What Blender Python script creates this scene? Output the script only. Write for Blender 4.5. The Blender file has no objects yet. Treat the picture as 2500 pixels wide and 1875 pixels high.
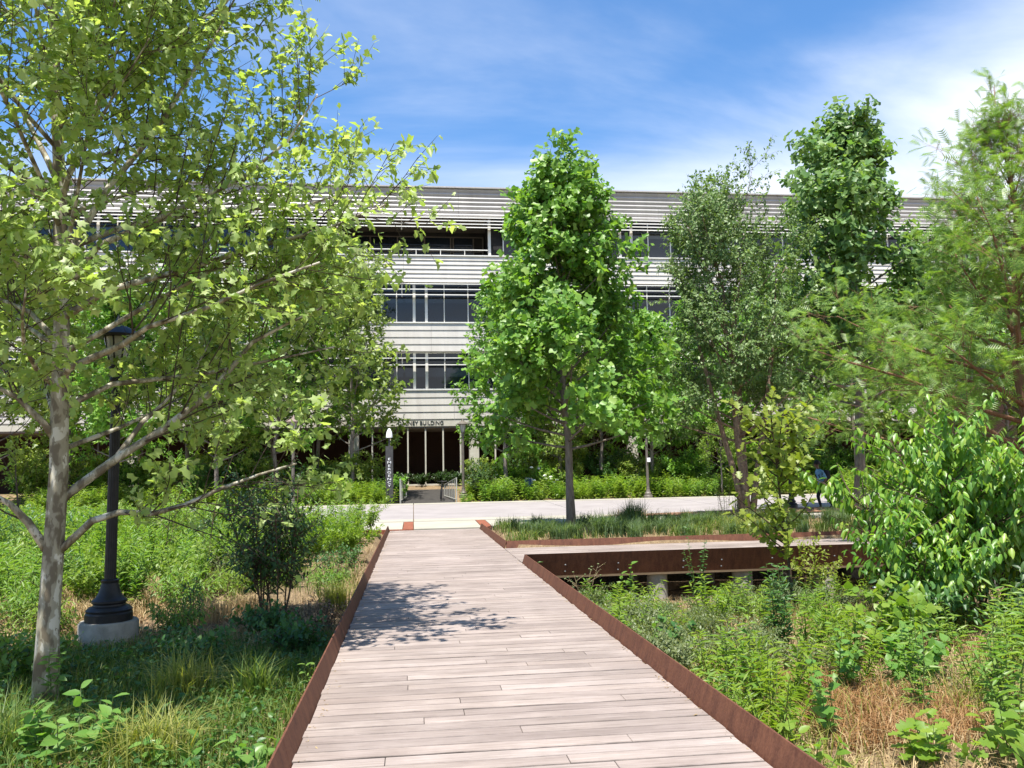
import bpy, bmesh, math, random
import numpy as np
from mathutils import Matrix, Vector

R = math.radians
scene = bpy.context.scene
col = scene.collection

# ------------------------------------------------------------------ camera
cam_data = bpy.data.cameras.new('camera')
cam_data.sensor_width = 36.0
cam_data.lens = 28.8
cam_data.clip_end = 3000.0
cam = bpy.data.objects.new('camera', cam_data)
col.objects.link(cam)
yaw, pitch, roll = R(6.95), R(6.2), R(1.12)
fw = Vector((math.sin(yaw) * math.cos(pitch), math.cos(yaw) * math.cos(pitch), math.sin(pitch)))
rt = Vector((math.cos(yaw), -math.sin(yaw), 0))
up = rt.cross(fw)
rt2 = rt * math.cos(roll) - up * math.sin(roll)
up2 = up * math.cos(roll) + rt * math.sin(roll)
cam.matrix_world = Matrix(((rt2.x, up2.x, -fw.x, 0), (rt2.y, up2.y, -fw.y, 0), (rt2.z, up2.z, -fw.z, 1.6), (0, 0, 0, 1)))
scene.camera = cam

# ------------------------------------------------------------------ sun, sky, exposure
SUN_EL, SUN_AZ = R(71), R(207)            # azimuth clockwise from +Y: behind the camera, a little to the left
sun_dir = Vector((math.sin(SUN_AZ) * math.cos(SUN_EL), math.cos(SUN_AZ) * math.cos(SUN_EL), math.sin(SUN_EL)))
sl = bpy.data.lights.new('sun', 'SUN')
sl.energy = 5.0
sl.angle = R(0.53)
sl.color = (1.0, 0.955, 0.88)
so = bpy.data.objects.new('sun', sl)
so.rotation_euler = sun_dir.to_track_quat('Z', 'Y').to_euler()
so.location = (0, 0, 60)
col.objects.link(so)

world = bpy.data.worlds.new('World')
scene.world = world
world.use_nodes = True
wn, wl = world.node_tree.nodes, world.node_tree.links
wn.clear()
w_out = wn.new('ShaderNodeOutputWorld')
w_bg = wn.new('ShaderNodeBackground')
w_bg.inputs['Strength'].default_value = 0.115
sky = wn.new('ShaderNodeTexSky')
sky.sky_type = 'NISHITA'
sky.sun_disc = False
sky.sun_elevation = SUN_EL
sky.sun_rotation = SUN_AZ
sky.altitude = 300
sky.air_density = 1.0
sky.dust_density = 0.4
sky.ozone_density = 3.0
tc = wn.new('ShaderNodeTexCoord')
sep = wn.new('ShaderNodeSeparateXYZ')
wl.new(tc.outputs['Generated'], sep.inputs[0])


def wmath(op, a, b=None, c=None):
    n = wn.new('ShaderNodeMath')
    n.operation = op
    for i, v in enumerate((a, b, c)):
        if v is None:
            continue
        if isinstance(v, (int, float)):
            n.inputs[i].default_value = v
        else:
            wl.new(v, n.inputs[i])
    return n.outputs[0]


# high cirrus: streaks on a plane far above, plus a bank lying low to the right
zc = wmath('ADD', wmath('MAXIMUM', sep.outputs['Z'], 0.0), 0.18)
px_ = wmath('DIVIDE', sep.outputs['X'], zc)
py_ = wmath('DIVIDE', sep.outputs['Y'], zc)
comb = wn.new('ShaderNodeCombineXYZ')
wl.new(px_, comb.inputs[0])
wl.new(py_, comb.inputs[1])
mp = wn.new('ShaderNodeMapping')
mp.inputs['Rotation'].default_value = (0, 0, R(-28))
mp.inputs['Scale'].default_value = (0.55, 1.5, 1.0)
mp.inputs['Location'].default_value = (0.35, 0.3, 0.0)
wl.new(comb.outputs[0], mp.inputs[0])
nz = wn.new('ShaderNodeTexNoise')
nz.inputs['Scale'].default_value = 1.1
nz.inputs['Detail'].default_value = 7.0
nz.inputs['Roughness'].default_value = 0.55
nz.inputs['Distortion'].default_value = 0.7
wl.new(mp.outputs[0], nz.inputs['Vector'])
bank = wmath('ADD', wmath('MULTIPLY', sep.outputs['X'], 0.42), wmath('MULTIPLY', sep.outputs['Z'], -1.25))
bank = wmath('ADD', bank, 0.45)
bank = wmath('ADD', bank, wmath('MULTIPLY', wmath('SUBTRACT', nz.outputs['Fac'], 0.5), 0.55))
mr = wn.new('ShaderNodeMapRange')
mr.interpolation_type = 'SMOOTHSTEP'
mr.inputs['From Min'].default_value = 0.0
mr.inputs['From Max'].default_value = 0.36
wl.new(bank, mr.inputs['Value'])
mr2 = wn.new('ShaderNodeMapRange')
mr2.interpolation_type = 'SMOOTHSTEP'
mr2.inputs['From Min'].default_value = 0.46
mr2.inputs['From Max'].default_value = 0.85
mr2.inputs['To Max'].default_value = 0.5
wl.new(nz.outputs['Fac'], mr2.inputs['Value'])
cf = wmath('MAXIMUM', mr.outputs[0], mr2.outputs[0])
hs = wn.new('ShaderNodeHueSaturation')
hs.inputs['Saturation'].default_value = 1.2
wl.new(sky.outputs[0], hs.inputs['Color'])
wmix = wn.new('ShaderNodeMixRGB')
wmix.inputs['Color2'].default_value = (5.2, 5.4, 5.8, 1)
wl.new(cf, wmix.inputs['Fac'])
wl.new(hs.outputs[0], wmix.inputs['Color1'])
wl.new(wmix.outputs[0], w_bg.inputs['Color'])
wl.new(w_bg.outputs[0], w_out.inputs['Surface'])

scene.view_settings.view_transform = 'Standard'
scene.view_settings.look = 'None'
scene.view_settings.gamma = 1.0
scene.view_settings.use_curve_mapping = False
scene.view_settings.exposure = 1.1
scene.cycles.max_bounces = 6
scene.cycles.diffuse_bounces = 4
scene.cycles.transparent_max_bounces = 8
scene.cycles.use_denoising = True

# ------------------------------------------------------------------ helpers
ORG = {}


def org(o):
    return ORG.get(o.name, np.zeros(3)) if o is not None else np.zeros(3)


def tag(o, label=None, cat=None, group=None, kind=None):
    if label: o['label'] = label
    if cat: o['category'] = cat
    if group: o['group'] = group
    if kind: o['kind'] = kind
    return o


def empty(name, loc, label=None, cat=None, group=None, kind=None):
    o = bpy.data.objects.new(name, None)
    o.empty_display_size = 0.2
    o.location = loc
    col.objects.link(o)
    ORG[o.name] = np.array(loc, float)
    return tag(o, label, cat, group, kind)


def make_mesh(name, verts, flist, smooth=False):
    """flist: list of int arrays of shape (n, k)"""
    me = bpy.data.meshes.new(name)
    verts = np.ascontiguousarray(verts, dtype=np.float32)
    me.vertices.add(len(verts))
    me.vertices.foreach_set('co', verts.ravel())
    flist = [np.asarray(f, dtype=np.int32) for f in flist if len(f)]
    loops = np.concatenate([f.ravel() for f in flist])
    tot = np.concatenate([np.full(len(f), f.shape[1], np.int32) for f in flist])
    start = np.concatenate([[0], np.cumsum(tot)[:-1]]).astype(np.int32)
    me.loops.add(len(loops))
    me.loops.foreach_set('vertex_index', loops)
    me.polygons.add(len(tot))
    me.polygons.foreach_set('loop_start', start)
    me.polygons.foreach_set('loop_total', tot)
    me.polygons.foreach_set('use_smooth', np.full(len(tot), bool(smooth)))
    me.update(calc_edges=True)
    return me


def link_mesh(name, me, mat, parent=None):
    o = bpy.data.objects.new(name, me)
    col.objects.link(o)
    if mat is not None and not me.materials:
        me.materials.append(M[mat] if isinstance(mat, str) else mat)
    if parent is not None:
        o.parent = parent
        ORG[o.name] = org(parent)
    return o


class MB:
    def __init__(self):
        self.v, self.f, self.n = [], {3: [], 4: []}, 0

    def add(self, v, *faces):
        v = np.asarray(v, float)
        for f in faces:
            f = np.asarray(f, int)
            if f.size:
                self.f[f.shape[1]].append(f + self.n)
        self.v.append(v)
        self.n += len(v)
        return self

    def box(self, x0, x1, y0, y1, z0, z1):
        v = [(x0, y0, z0), (x1, y0, z0), (x1, y1, z0), (x0, y1, z0), (x0, y0, z1), (x1, y0, z1), (x1, y1, z1), (x0, y1, z1)]
        return self.add(v, [(0, 3, 2, 1), (4, 5, 6, 7), (0, 1, 5, 4), (1, 2, 6, 5), (2, 3, 7, 6), (3, 0, 4, 7)])

    def bar(self, a, b, w, h=None, upv=(0, 0, 1)):
        a, b = np.array(a, float), np.array(b, float)
        h = w if h is None else h
        d = (b - a) / np.linalg.norm(b - a)
        u = np.array(upv, float)
        s = np.cross(d, u)
        if np.linalg.norm(s) < 1e-6:
            s = np.array([1.0, 0, 0])
        s /= np.linalg.norm(s)
        u = np.cross(s, d)
        v = []
        for p in (a, b):
            for i, j in ((-1, -1), (1, -1), (1, 1), (-1, 1)):
                v.append(p + s * i * w / 2 + u * j * h / 2)
        return self.add(v, [(0, 1, 2, 3), (7, 6, 5, 4), (0, 4, 5, 1), (1, 5, 6, 2), (2, 6, 7, 3), (3, 7, 4, 0)])

    def tube(self, pts, rad, n=8, cap=True):
        pts = np.asarray(pts, float)
        rad = np.broadcast_to(np.asarray(rad, float), (len(pts),))
        t = np.gradient(pts, axis=0)
        t /= np.linalg.norm(t, axis=1)[:, None] + 1e-9
        ref = np.array([0.13, 0.2, 1.0]) if abs(t[0][2]) < 0.8 else np.array([1.0, 0.2, 0.1])
        s = np.cross(t, ref)
        s /= np.linalg.norm(s, axis=1)[:, None] + 1e-9
        u = np.cross(s, t)
        a = np.arange(n) / n * 2 * np.pi
        ring = pts[:, None, :] + rad[:, None, None] * (np.cos(a)[None, :, None] * s[:, None, :] + np.sin(a)[None, :, None] * u[:, None, :])
        k = len(pts)
        i, j = np.meshgrid(np.arange(k - 1), np.arange(n), indexing='ij')
        q = np.stack([i * n + j, i * n + (j + 1) % n, (i + 1) * n + (j + 1) % n, (i + 1) * n + j], -1).reshape(-1, 4)
        v = np.concatenate([ring.reshape(-1, 3), pts[:1], pts[-1:]])
        jj = np.arange(n)
        c0 = np.stack([np.full(n, k * n), (jj + 1) % n, jj], -1)
        c1 = np.stack([np.full(n, k * n + 1), (k - 1) * n + jj, (k - 1) * n + (jj + 1) % n], -1)
        return self.add(v, q, np.concatenate([c0, c1])) if cap else self.add(v[:-2], q)

    def lathe(self, prof, c=(0, 0, 0), n=24):
        """prof: list of (r, z), bottom to top"""
        prof = np.asarray(prof, float)
        a = np.arange(n) / n * 2 * np.pi
        k = len(prof)
        v = np.stack([prof[:, :1] * np.cos(a), prof[:, :1] * np.sin(a), np.repeat(prof[:, 1:], n, 1)], -1).reshape(-1, 3) + np.array(c, float)
        i, j = np.meshgrid(np.arange(k - 1), np.arange(n), indexing='ij')
        q = np.stack([i * n + j, i * n + (j + 1) % n, (i + 1) * n + (j + 1) % n, (i + 1) * n + j], -1).reshape(-1, 4)
        return self.add(v, q)

    def prism_x(self, prof, x0, x1):
        """closed profile of (y, z) run along x"""
        n = len(prof)
        v = [(x0, y, z) for y, z in prof] + [(x1, y, z) for y, z in prof]
        j = np.arange(n)
        q = np.stack([j, (j + 1) % n, n + (j + 1) % n, n + j], -1)
        self.add(v, q)
        base = self.n - 2 * n
        for off, rev in ((0, True), (n, False)):
            t = [(off, off + i, off + i + 1) for i in range(1, n - 1)]
            if rev:
                t = [(a, c, b) for a, b, c in t]
            self.f[3].append(np.array(t) + base)
        return self

    def arrays(self):
        fl = [np.concatenate(x) for x in self.f.values() if x]
        return np.concatenate(self.v), fl

    def build(self, name, mat, parent=None, smooth=False, kind=None, local=False):
        v, fl = self.arrays()
        if parent is not None and not local:
            v = v - org(parent)
        o = link_mesh(name, make_mesh(name, v, fl, smooth), mat, parent)
        if kind: o['kind'] = kind
        return o


def shade_auto(o, ang=40):
    me = o.data
    me.polygons.foreach_set('use_smooth', np.ones(len(me.polygons), bool))
    me.set_sharp_from_angle(angle=R(ang))


def copy_tree(o, parent=None):
    c = o.copy()
    col.objects.link(c)
    c.parent = parent
    for ch in o.children:
        copy_tree(ch, c)
    return c


def place_copy(proto, loc, rz=0.0, s=1.0, label=None, group=None, first=False):
    o = proto if first else copy_tree(proto)
    o.location = loc
    o.rotation_euler = (0, 0, rz)
    o.scale = (s, s, s) if not isinstance(s, tuple) else s
    if label: o['label'] = label
    if group: o['group'] = group
    return o


# ------------------------------------------------------------------ materials
M = {}


def new_mat(name):
    m = bpy.data.materials.new(name)
    m.use_nodes = True
    nt = m.node_tree
    nt.nodes.clear()
    out = nt.nodes.new('ShaderNodeOutputMaterial')
    M[name] = m
    return m, nt, out


def pbsdf(nt, rough=0.6, spec=0.3, metal=0.0):
    b = nt.nodes.new('ShaderNodeBsdfPrincipled')
    b.inputs['Roughness'].default_value = rough
    b.inputs['Specular IOR Level'].default_value = spec
    b.inputs['Metallic'].default_value = metal
    return b


def ramp(nt, fac, stops, interp='LINEAR'):
    r = nt.nodes.new('ShaderNodeValToRGB')
    r.color_ramp.interpolation = interp
    el = r.color_ramp.elements
    while len(el) < len(stops):
        el.new(0.5)
    for e, (p, c) in zip(el, stops):
        e.position = p
        e.color = (*c, 1)
    nt.links.new(fac, r.inputs[0])
    return r.outputs[0]


def noise(nt, scale, detail=4, rough=0.55, vec=None, stretch=None, coord='Object', dist=0.0):
    n = nt.nodes.new('ShaderNodeTexNoise')
    n.inputs['Scale'].default_value = scale
    n.inputs['Detail'].default_value = detail
    n.inputs['Roughness'].default_value = rough
    n.inputs['Distortion'].default_value = dist
    if vec is None:
        if coord == 'World':
            vec = nt.nodes.new('ShaderNodeNewGeometry').outputs['Position']
        else:
            vec = nt.nodes.new('ShaderNodeTexCoord').outputs[coord]
    if stretch:
        mpn = nt.nodes.new('ShaderNodeMapping')
        mpn.inputs['Scale'].default_value = stretch
        nt.links.new(vec, mpn.inputs[0])
        vec = mpn.outputs[0]
    nt.links.new(vec, n.inputs['Vector'])
    return n.outputs['Fac']


def bump(nt, bsdf, h, strength=0.3, dist=0.02):
    b = nt.nodes.new('ShaderNodeBump')
    b.inputs['Strength'].default_value = strength
    b.inputs['Distance'].default_value = dist
    nt.links.new(h, b.inputs['Height'])
    nt.links.new(b.outputs[0], bsdf.inputs['Normal'])


def mixc(nt, fac, a, b, mode='MIX'):
    n = nt.nodes.new('ShaderNodeMixRGB')
    n.blend_type = mode
    for s, v in ((n.inputs['Fac'], fac), (n.inputs['Color1'], a), (n.inputs['Color2'], b)):
        if isinstance(v, (int, float)):
            s.default_value = v
        elif isinstance(v, tuple):
            s.default_value = (*v, 1)
        else:
            nt.links.new(v, s)
    return n.outputs[0]


def simple(name, c1, c2, scale=6.0, rough=0.6, spec=0.3, metal=0.0, bumps=0.15, coord='World', stretch=None, bdist=0.01, rnd=0.0):
    m, nt, out = new_mat(name)
    b = pbsdf(nt, rough, spec, metal)
    f = noise(nt, scale, 5, 0.6, coord=coord, stretch=stretch)
    c = ramp(nt, f, [(0.3, c1), (0.7, c2)])
    if rnd:
        oi = nt.nodes.new('ShaderNodeObjectInfo').outputs['Random']
        k = ramp(nt, oi, [(0, (1 - rnd,) * 3), (1, (1 + rnd,) * 3)])
        c = mixc(nt, 1.0, c, k, 'MULTIPLY')
    nt.links.new(c, b.inputs['Base Color'])
    if bumps:
        bump(nt, b, noise(nt, scale * 5, 4, coord=coord, stretch=stretch), bumps, bdist)
    nt.links.new(b.outputs[0], out.inputs[0])
    return m


def leafmat(name, cols, trans=0.35, rough=0.42, spec=0.35, tcol=None):
    """colour varies leaf by leaf"""
    m, nt, out = new_mat(name)
    isl = nt.nodes.new('ShaderNodeNewGeometry').outputs['Random Per Island']
    oi = nt.nodes.new('ShaderNodeObjectInfo').outputs['Random']
    a = nt.nodes.new('ShaderNodeMath')
    a.operation = 'ADD'
    nt.links.new(isl, a.inputs[0])
    nt.links.new(oi, a.inputs[1])
    fr = nt.nodes.new('ShaderNodeMath')
    fr.operation = 'FRACT'
    nt.links.new(a.outputs[0], fr.inputs[0])
    n = len(cols)
    c = ramp(nt, fr.outputs[0], [(i / (n - 1), cc) for i, cc in enumerate(cols)])
    b = pbsdf(nt, rough, spec)
    nt.links.new(c, b.inputs['Base Color'])
    t = nt.nodes.new('ShaderNodeBsdfTranslucent')
    tc_ = mixc(nt, 1.0, c, tcol or (1.7, 1.75, 0.7), 'MULTIPLY')
    nt.links.new(tc_, t.inputs['Color'])
    mx = nt.nodes.new('ShaderNodeMixShader')
    mx.inputs[0].default_value = trans
    nt.links.new(b.outputs[0], mx.inputs[1])
    nt.links.new(t.outputs[0], mx.inputs[2])
    nt.links.new(mx.outputs[0], out.inputs[0])
    return m


# weathered deck boards: grain along x, each board its own tone
m, nt, out = new_mat('deck_wood')
b = pbsdf(nt, 0.75, 0.2)
pos = nt.nodes.new('ShaderNodeNewGeometry').outputs['Position']
oi = nt.nodes.new('ShaderNodeObjectInfo')
sh = nt.nodes.new('ShaderNodeVectorMath')
sh.operation = 'MULTIPLY_ADD'
rv = nt.nodes.new('ShaderNodeCombineXYZ')
nt.links.new(oi.outputs['Random'], rv.inputs[0])
nt.links.new(oi.outputs['Random'], rv.inputs[1])
sh.inputs[1].default_value = (37, 91, 0)
nt.links.new(rv.outputs[0], sh.inputs[0])
nt.links.new(pos, sh.inputs[2])
g1 = noise(nt, 5.0, 6, 0.65, vec=sh.outputs[0], stretch=(0.5, 14, 3))
g2 = noise(nt, 1.5, 3, 0.5, vec=sh.outputs[0], stretch=(0.6, 2.0, 1))
c = ramp(nt, g1, [(0.25, (0.20, 0.169, 0.152)), (0.5, (0.298, 0.259, 0.236)), (0.75, (0.372, 0.334, 0.312))])
c2 = ramp(nt, g2, [(0.3, (0.80, 0.77, 0.76)), (0.7, (1.1, 1.08, 1.06))])
c = mixc(nt, 1.0, c, c2, 'MULTIPLY')
tone = ramp(nt, oi.outputs['Random'], [(0, (0.84, 0.81, 0.80)), (0.35, (0.95, 0.93, 0.92)), (0.7, (1.02, 0.985, 0.965)), (1, (1.12, 1.11, 1.11))])
c = mixc(nt, 1.0, c, tone, 'MULTIPLY')
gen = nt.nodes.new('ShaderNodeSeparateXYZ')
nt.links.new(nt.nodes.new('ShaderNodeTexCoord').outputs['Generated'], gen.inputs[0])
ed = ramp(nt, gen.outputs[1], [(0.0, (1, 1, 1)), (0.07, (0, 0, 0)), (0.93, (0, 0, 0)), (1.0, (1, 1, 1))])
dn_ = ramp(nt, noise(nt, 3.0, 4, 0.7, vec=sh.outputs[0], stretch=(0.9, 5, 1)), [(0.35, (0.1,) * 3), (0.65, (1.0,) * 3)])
seam_shade = mixc(nt, 1.0, ed, dn_, 'MULTIPLY')  # board edges darkened in colour to stand in for the shadowed gaps
c = mixc(nt, seam_shade, c, (0.07, 0.058, 0.05))
st_ = ramp(nt, noise(nt, 0.9, 5, 0.7, coord='World'), [(0.42, (0.84, 0.83, 0.82)), (0.6, (1.0, 1.0, 1.0))])
c = mixc(nt, 1.0, c, st_, 'MULTIPLY')
nt.links.new(c, b.inputs['Base Color'])
bump(nt, b, g1, 0.25, 0.004)
nt.links.new(b.outputs[0], out.inputs[0])

# rusted steel
m, nt, out = new_mat('rusted_steel')
b = pbsdf(nt, 0.7, 0.25)
n1 = noise(nt, 3.0, 6, 0.65, coord='World')
n2 = noise(nt, 60.0, 3, 0.6, coord='World')
n3 = noise(nt, 2.0, 5, 0.7, coord='World', stretch=(6, 6, 0.6))
c = ramp(nt, n1, [(0.25, (0.065, 0.022, 0.013)), (0.5, (0.105, 0.036, 0.020)), (0.75, (0.15, 0.055, 0.030))])
c = mixc(nt, 0.5, c, ramp(nt, n3, [(0.35, (0.045, 0.018, 0.013)), (0.65, (0.19, 0.08, 0.042))]))
c = mixc(nt, 0.25, c, ramp(nt, n2, [(0.4, (0.05, 0.019, 0.012)), (0.6, (0.15, 0.068, 0.04))]))
nt.links.new(c, b.inputs['Base Color'])
bump(nt, b, n2, 0.15, 0.003)
nt.links.new(b.outputs[0], out.inputs[0])

simple('path_surface', (0.235, 0.212, 0.204), (0.295, 0.268, 0.259), 0.8, 0.85, 0.2, bumps=0.1)
simple('concrete', (0.285, 0.266, 0.215), (0.36, 0.338, 0.28), 1.1, 0.85, 0.2, bumps=0.1)
simple('footing_concrete', (0.19, 0.178, 0.15), (0.34, 0.32, 0.275), 5.0, 0.85, 0.2, bumps=0.25)
simple('brick_paver', (0.17, 0.055, 0.032), (0.26, 0.095, 0.055), 9.0, 0.85, 0.2, bumps=0.2)
simple('shaded_paving', (0.03, 0.027, 0.024), (0.055, 0.05, 0.045), 6.0, 0.8, 0.25)  # base colour darkened to carry part of the tree shade on the walkway
simple('wood_beam', (0.12, 0.085, 0.055), (0.2, 0.15, 0.1), 8.0, 0.8, 0.2, stretch=(0.3, 6, 6))
simple('siding_metal', (0.47, 0.44, 0.395), (0.57, 0.54, 0.485), 2.2, 0.42, 0.4, bumps=0.03, rnd=0.06, stretch=(1, 1, 0.12))
simple('siding_shaded', (0.36, 0.345, 0.33), (0.44, 0.425, 0.405), 2.2, 0.42, 0.4, bumps=0.03, rnd=0.06, stretch=(1, 1, 0.12))  # lower-band metal with the shade of the overhanging top boards painted in
simple('white_frame', (0.66, 0.64, 0.58), (0.74, 0.72, 0.67), 2.0, 0.45, 0.4, bumps=0.02)
simple('column_concrete', (0.46, 0.43, 0.36), (0.58, 0.55, 0.47), 2.0, 0.75, 0.3, bumps=0.1)
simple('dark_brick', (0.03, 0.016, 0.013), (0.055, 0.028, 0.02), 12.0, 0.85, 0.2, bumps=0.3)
simple('soffit', (0.16, 0.13, 0.11), (0.22, 0.18, 0.15), 2.0, 0.7, 0.3)
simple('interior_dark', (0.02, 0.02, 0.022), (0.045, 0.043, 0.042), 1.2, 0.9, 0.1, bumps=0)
simple('black_iron', (0.008, 0.008, 0.009), (0.018, 0.017, 0.017), 14.0, 0.5, 0.3, bumps=0.1, bdist=0.003)
simple('bronze_paint', (0.10, 0.085, 0.068), (0.15, 0.128, 0.105), 10.0, 0.5, 0.4, bumps=0.05)
simple('lamp_roof', (0.16, 0.115, 0.095), (0.24, 0.18, 0.15), 8.0, 0.55, 0.4, bumps=0.05)
simple('lamp_glass', (0.30, 0.30, 0.27), (0.40, 0.40, 0.36), 3.0, 0.2, 0.5, bumps=0)
simple('white_plastic', (0.72, 0.73, 0.74), (0.80, 0.80, 0.80), 3.0, 0.4, 0.5, bumps=0)
simple('galvanised', (0.33, 0.32, 0.28), (0.45, 0.44, 0.39), 8.0, 0.45, 0.5, metal=0.3, bumps=0.05)
simple('letter_black', (0.012, 0.012, 0.013), (0.02, 0.02, 0.02), 5.0, 0.5, 0.4, bumps=0)
simple('letter_white', (0.75, 0.75, 0.75), (0.8, 0.8, 0.8), 5.0, 0.5, 0.4, bumps=0)
simple('post_grey', (0.035, 0.034, 0.034), (0.06, 0.058, 0.056), 6.0, 0.5, 0.4, bumps=0.05)
simple('sign_blue', (0.02, 0.05, 0.13), (0.03, 0.07, 0.18), 5.0, 0.5, 0.4, bumps=0)
simple('steel_column', (0.10, 0.105, 0.11), (0.15, 0.155, 0.16), 3.0, 0.5, 0.4, bumps=0.05)
simple('rubber', (0.015, 0.015, 0.015), (0.025, 0.025, 0.025), 9.0, 0.8, 0.2, bumps=0)
simple('skin', (0.10, 0.055, 0.035), (0.14, 0.075, 0.05), 9.0, 0.55, 0.4, bumps=0)
simple('hair_black', (0.006, 0.005, 0.005), (0.014, 0.012, 0.01), 30.0, 0.6, 0.3, bumps=0.3)
simple('shirt_blue', (0.10, 0.22, 0.36), (0.17, 0.33, 0.48), 5.0, 0.85, 0.15, bumps=0.3, bdist=0.02)
simple('cloth_dark', (0.012, 0.012, 0.016), (0.03, 0.03, 0.038), 7.0, 0.85, 0.2, bumps=0.3, bdist=0.02)
simple('stem_green', (0.06, 0.10, 0.025), (0.11, 0.15, 0.04), 20.0, 0.6, 0.3, coord='Object')
simple('stem_brown', (0.06, 0.04, 0.025), (0.11, 0.075, 0.05), 20.0, 0.75, 0.2, coord='Object')
simple('stem_dry', (0.30, 0.22, 0.12), (0.42, 0.33, 0.2), 20.0, 0.8, 0.2, coord='Object')
simple('bark_grey', (0.11, 0.092, 0.076), (0.26, 0.22, 0.19), 6.0, 0.85, 0.2, bumps=0.5, coord='World', stretch=(3, 3, 0.7), bdist=0.02)
simple('bark_birch', (0.14, 0.085, 0.06), (0.40, 0.28, 0.21), 7.0, 0.8, 0.2, bumps=0.6, coord='World', stretch=(2, 2, 1.4), bdist=0.03)
simple('bark_cypress', (0.15, 0.075, 0.045), (0.28, 0.16, 0.10), 8.0, 0.85, 0.2, bumps=0.5, coord='World', stretch=(4, 4, 0.5), bdist=0.02)
simple('twig_dark', (0.045, 0.034, 0.026), (0.10, 0.078, 0.06), 8.0, 0.85, 0.2, bumps=0.2)
simple('mulch', (0.16, 0.085, 0.055), (0.30, 0.17, 0.11), 14.0, 0.95, 0.1, bumps=0.6, bdist=0.04)
simple('flower_white', (0.72, 0.72, 0.66), (0.82, 0.82, 0.76), 20.0, 0.8, 0.2, bumps=0, coord='Object')

# sycamore bark: pale, olive and brown plates
m, nt, out = new_mat('bark_sycamore')
b = pbsdf(nt, 0.75, 0.25)
n1 = noise(nt, 6.5, 3, 0.5, coord='World', stretch=(1.5, 1.5, 0.75), dist=0.25)
n2 = noise(nt, 11.0, 3, 0.5, coord='World', stretch=(1.5, 1.5, 0.8), dist=0.3)
c = ramp(nt, n1, [(0.0, (0.12, 0.095, 0.065)), (0.42, (0.15, 0.125, 0.085)), (0.47, (0.27, 0.245, 0.175)), (0.56, (0.31, 0.285, 0.21)), (0.585, (0.50, 0.475, 0.39)), (1.0, (0.56, 0.53, 0.44))])
c = mixc(nt, ramp(nt, n2, [(0.60, (0, 0, 0)), (0.62, (0.75,) * 3)]), c, (0.14, 0.115, 0.08))
nt.links.new(c, b.inputs['Base Color'])
bump(nt, b, n1, 0.35, 0.01)
nt.links.new(b.outputs[0], out.inputs[0])

# window glass: dark room behind a reflecting pane
m, nt, out = new_mat('window_glass')
b = pbsdf(nt, 0.03, 0.35)
b.inputs['IOR'].default_value = 1.6
gn = noise(nt, 0.22, 3, coord='World')
pr_ = nt.nodes.new('ShaderNodeObjectInfo').outputs['Random']
gc_ = ramp(nt, gn, [(0.35, (0.004, 0.007, 0.012)), (0.7, (0.012, 0.022, 0.036))])
gc_ = mixc(nt, ramp(nt, pr_, [(0.0, (0, 0, 0)), (0.72, (0.05,) * 3), (0.76, (0.7,) * 3), (1.0, (0.9,) * 3)]), gc_, (0.035, 0.04, 0.045))
nt.links.new(gc_, b.inputs['Base Color'])
nt.links.new(b.outputs[0], out.inputs[0])

# planted ground: soil, litter and dry thatch
m, nt, out = new_mat('soil')
b = pbsdf(nt, 0.95, 0.1)
n1 = noise(nt, 0.45, 5, 0.6, coord='World')
n2 = noise(nt, 9.0, 6, 0.75, coord='World')
n3 = noise(nt, 35.0, 4, 0.7, coord='World')
c = ramp(nt, n1, [(0.35, (0.085, 0.06, 0.038)), (0.5, (0.19, 0.13, 0.075)), (0.65, (0.31, 0.225, 0.125))])
c = mixc(nt, 0.55, c, ramp(nt, n2, [(0.3, (0.05, 0.037, 0.024)), (0.5, (0.17, 0.12, 0.07)), (0.7, (0.40, 0.30, 0.18))]))
c = mixc(nt, 0.3, c, ramp(nt, n3, [(0.35, (0.05, 0.035, 0.02)), (0.65, (0.42, 0.31, 0.18))]))
nt.links.new(c, b.inputs['Base Color'])
bump(nt, b, n2, 0.8, 0.06)
nt.links.new(b.outputs[0], out.inputs[0])

leafmat('leaf_sycamore', [(0.191, 0.289, 0.075), (0.272, 0.372, 0.105), (0.354, 0.439, 0.160), (0.232, 0.339, 0.075), (0.397, 0.463, 0.212)], 0.5, tcol=(1.6, 1.6, 0.75))
leafmat('leaf_poplar', [(0.083, 0.189, 0.031), (0.129, 0.269, 0.039), (0.200, 0.340, 0.054), (0.116, 0.234, 0.036), (0.256, 0.376, 0.081)], 0.38)
leafmat('leaf_poplar_blue', [(0.084, 0.160, 0.053), (0.120, 0.226, 0.066), (0.179, 0.282, 0.080), (0.107, 0.188, 0.056), (0.238, 0.338, 0.103)], 0.38)
leafmat('leaf_birch', [(0.084, 0.151, 0.048), (0.132, 0.217, 0.062), (0.207, 0.283, 0.104), (0.104, 0.180, 0.052)], 0.33)
leafmat('leaf_bed', [(0.085, 0.207, 0.028), (0.143, 0.288, 0.040), (0.218, 0.351, 0.057), (0.118, 0.248, 0.032)], 0.42)
leafmat('leaf_bed_olive', [(0.106, 0.174, 0.030), (0.166, 0.241, 0.041), (0.241, 0.301, 0.060), (0.129, 0.204, 0.033)], 0.42)
leafmat('leaf_cypress', [(0.095, 0.189, 0.039), (0.152, 0.259, 0.052), (0.228, 0.328, 0.069), (0.123, 0.216, 0.039)], 0.4)
leafmat('leaf_cypress_top', [(0.063, 0.105, 0.047), (0.095, 0.142, 0.063), (0.137, 0.184, 0.089)], 0.35)
leafmat('leaf_oak', [(0.145, 0.199, 0.023), (0.201, 0.256, 0.033), (0.249, 0.293, 0.048), (0.169, 0.237, 0.029)], 0.45)
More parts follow.
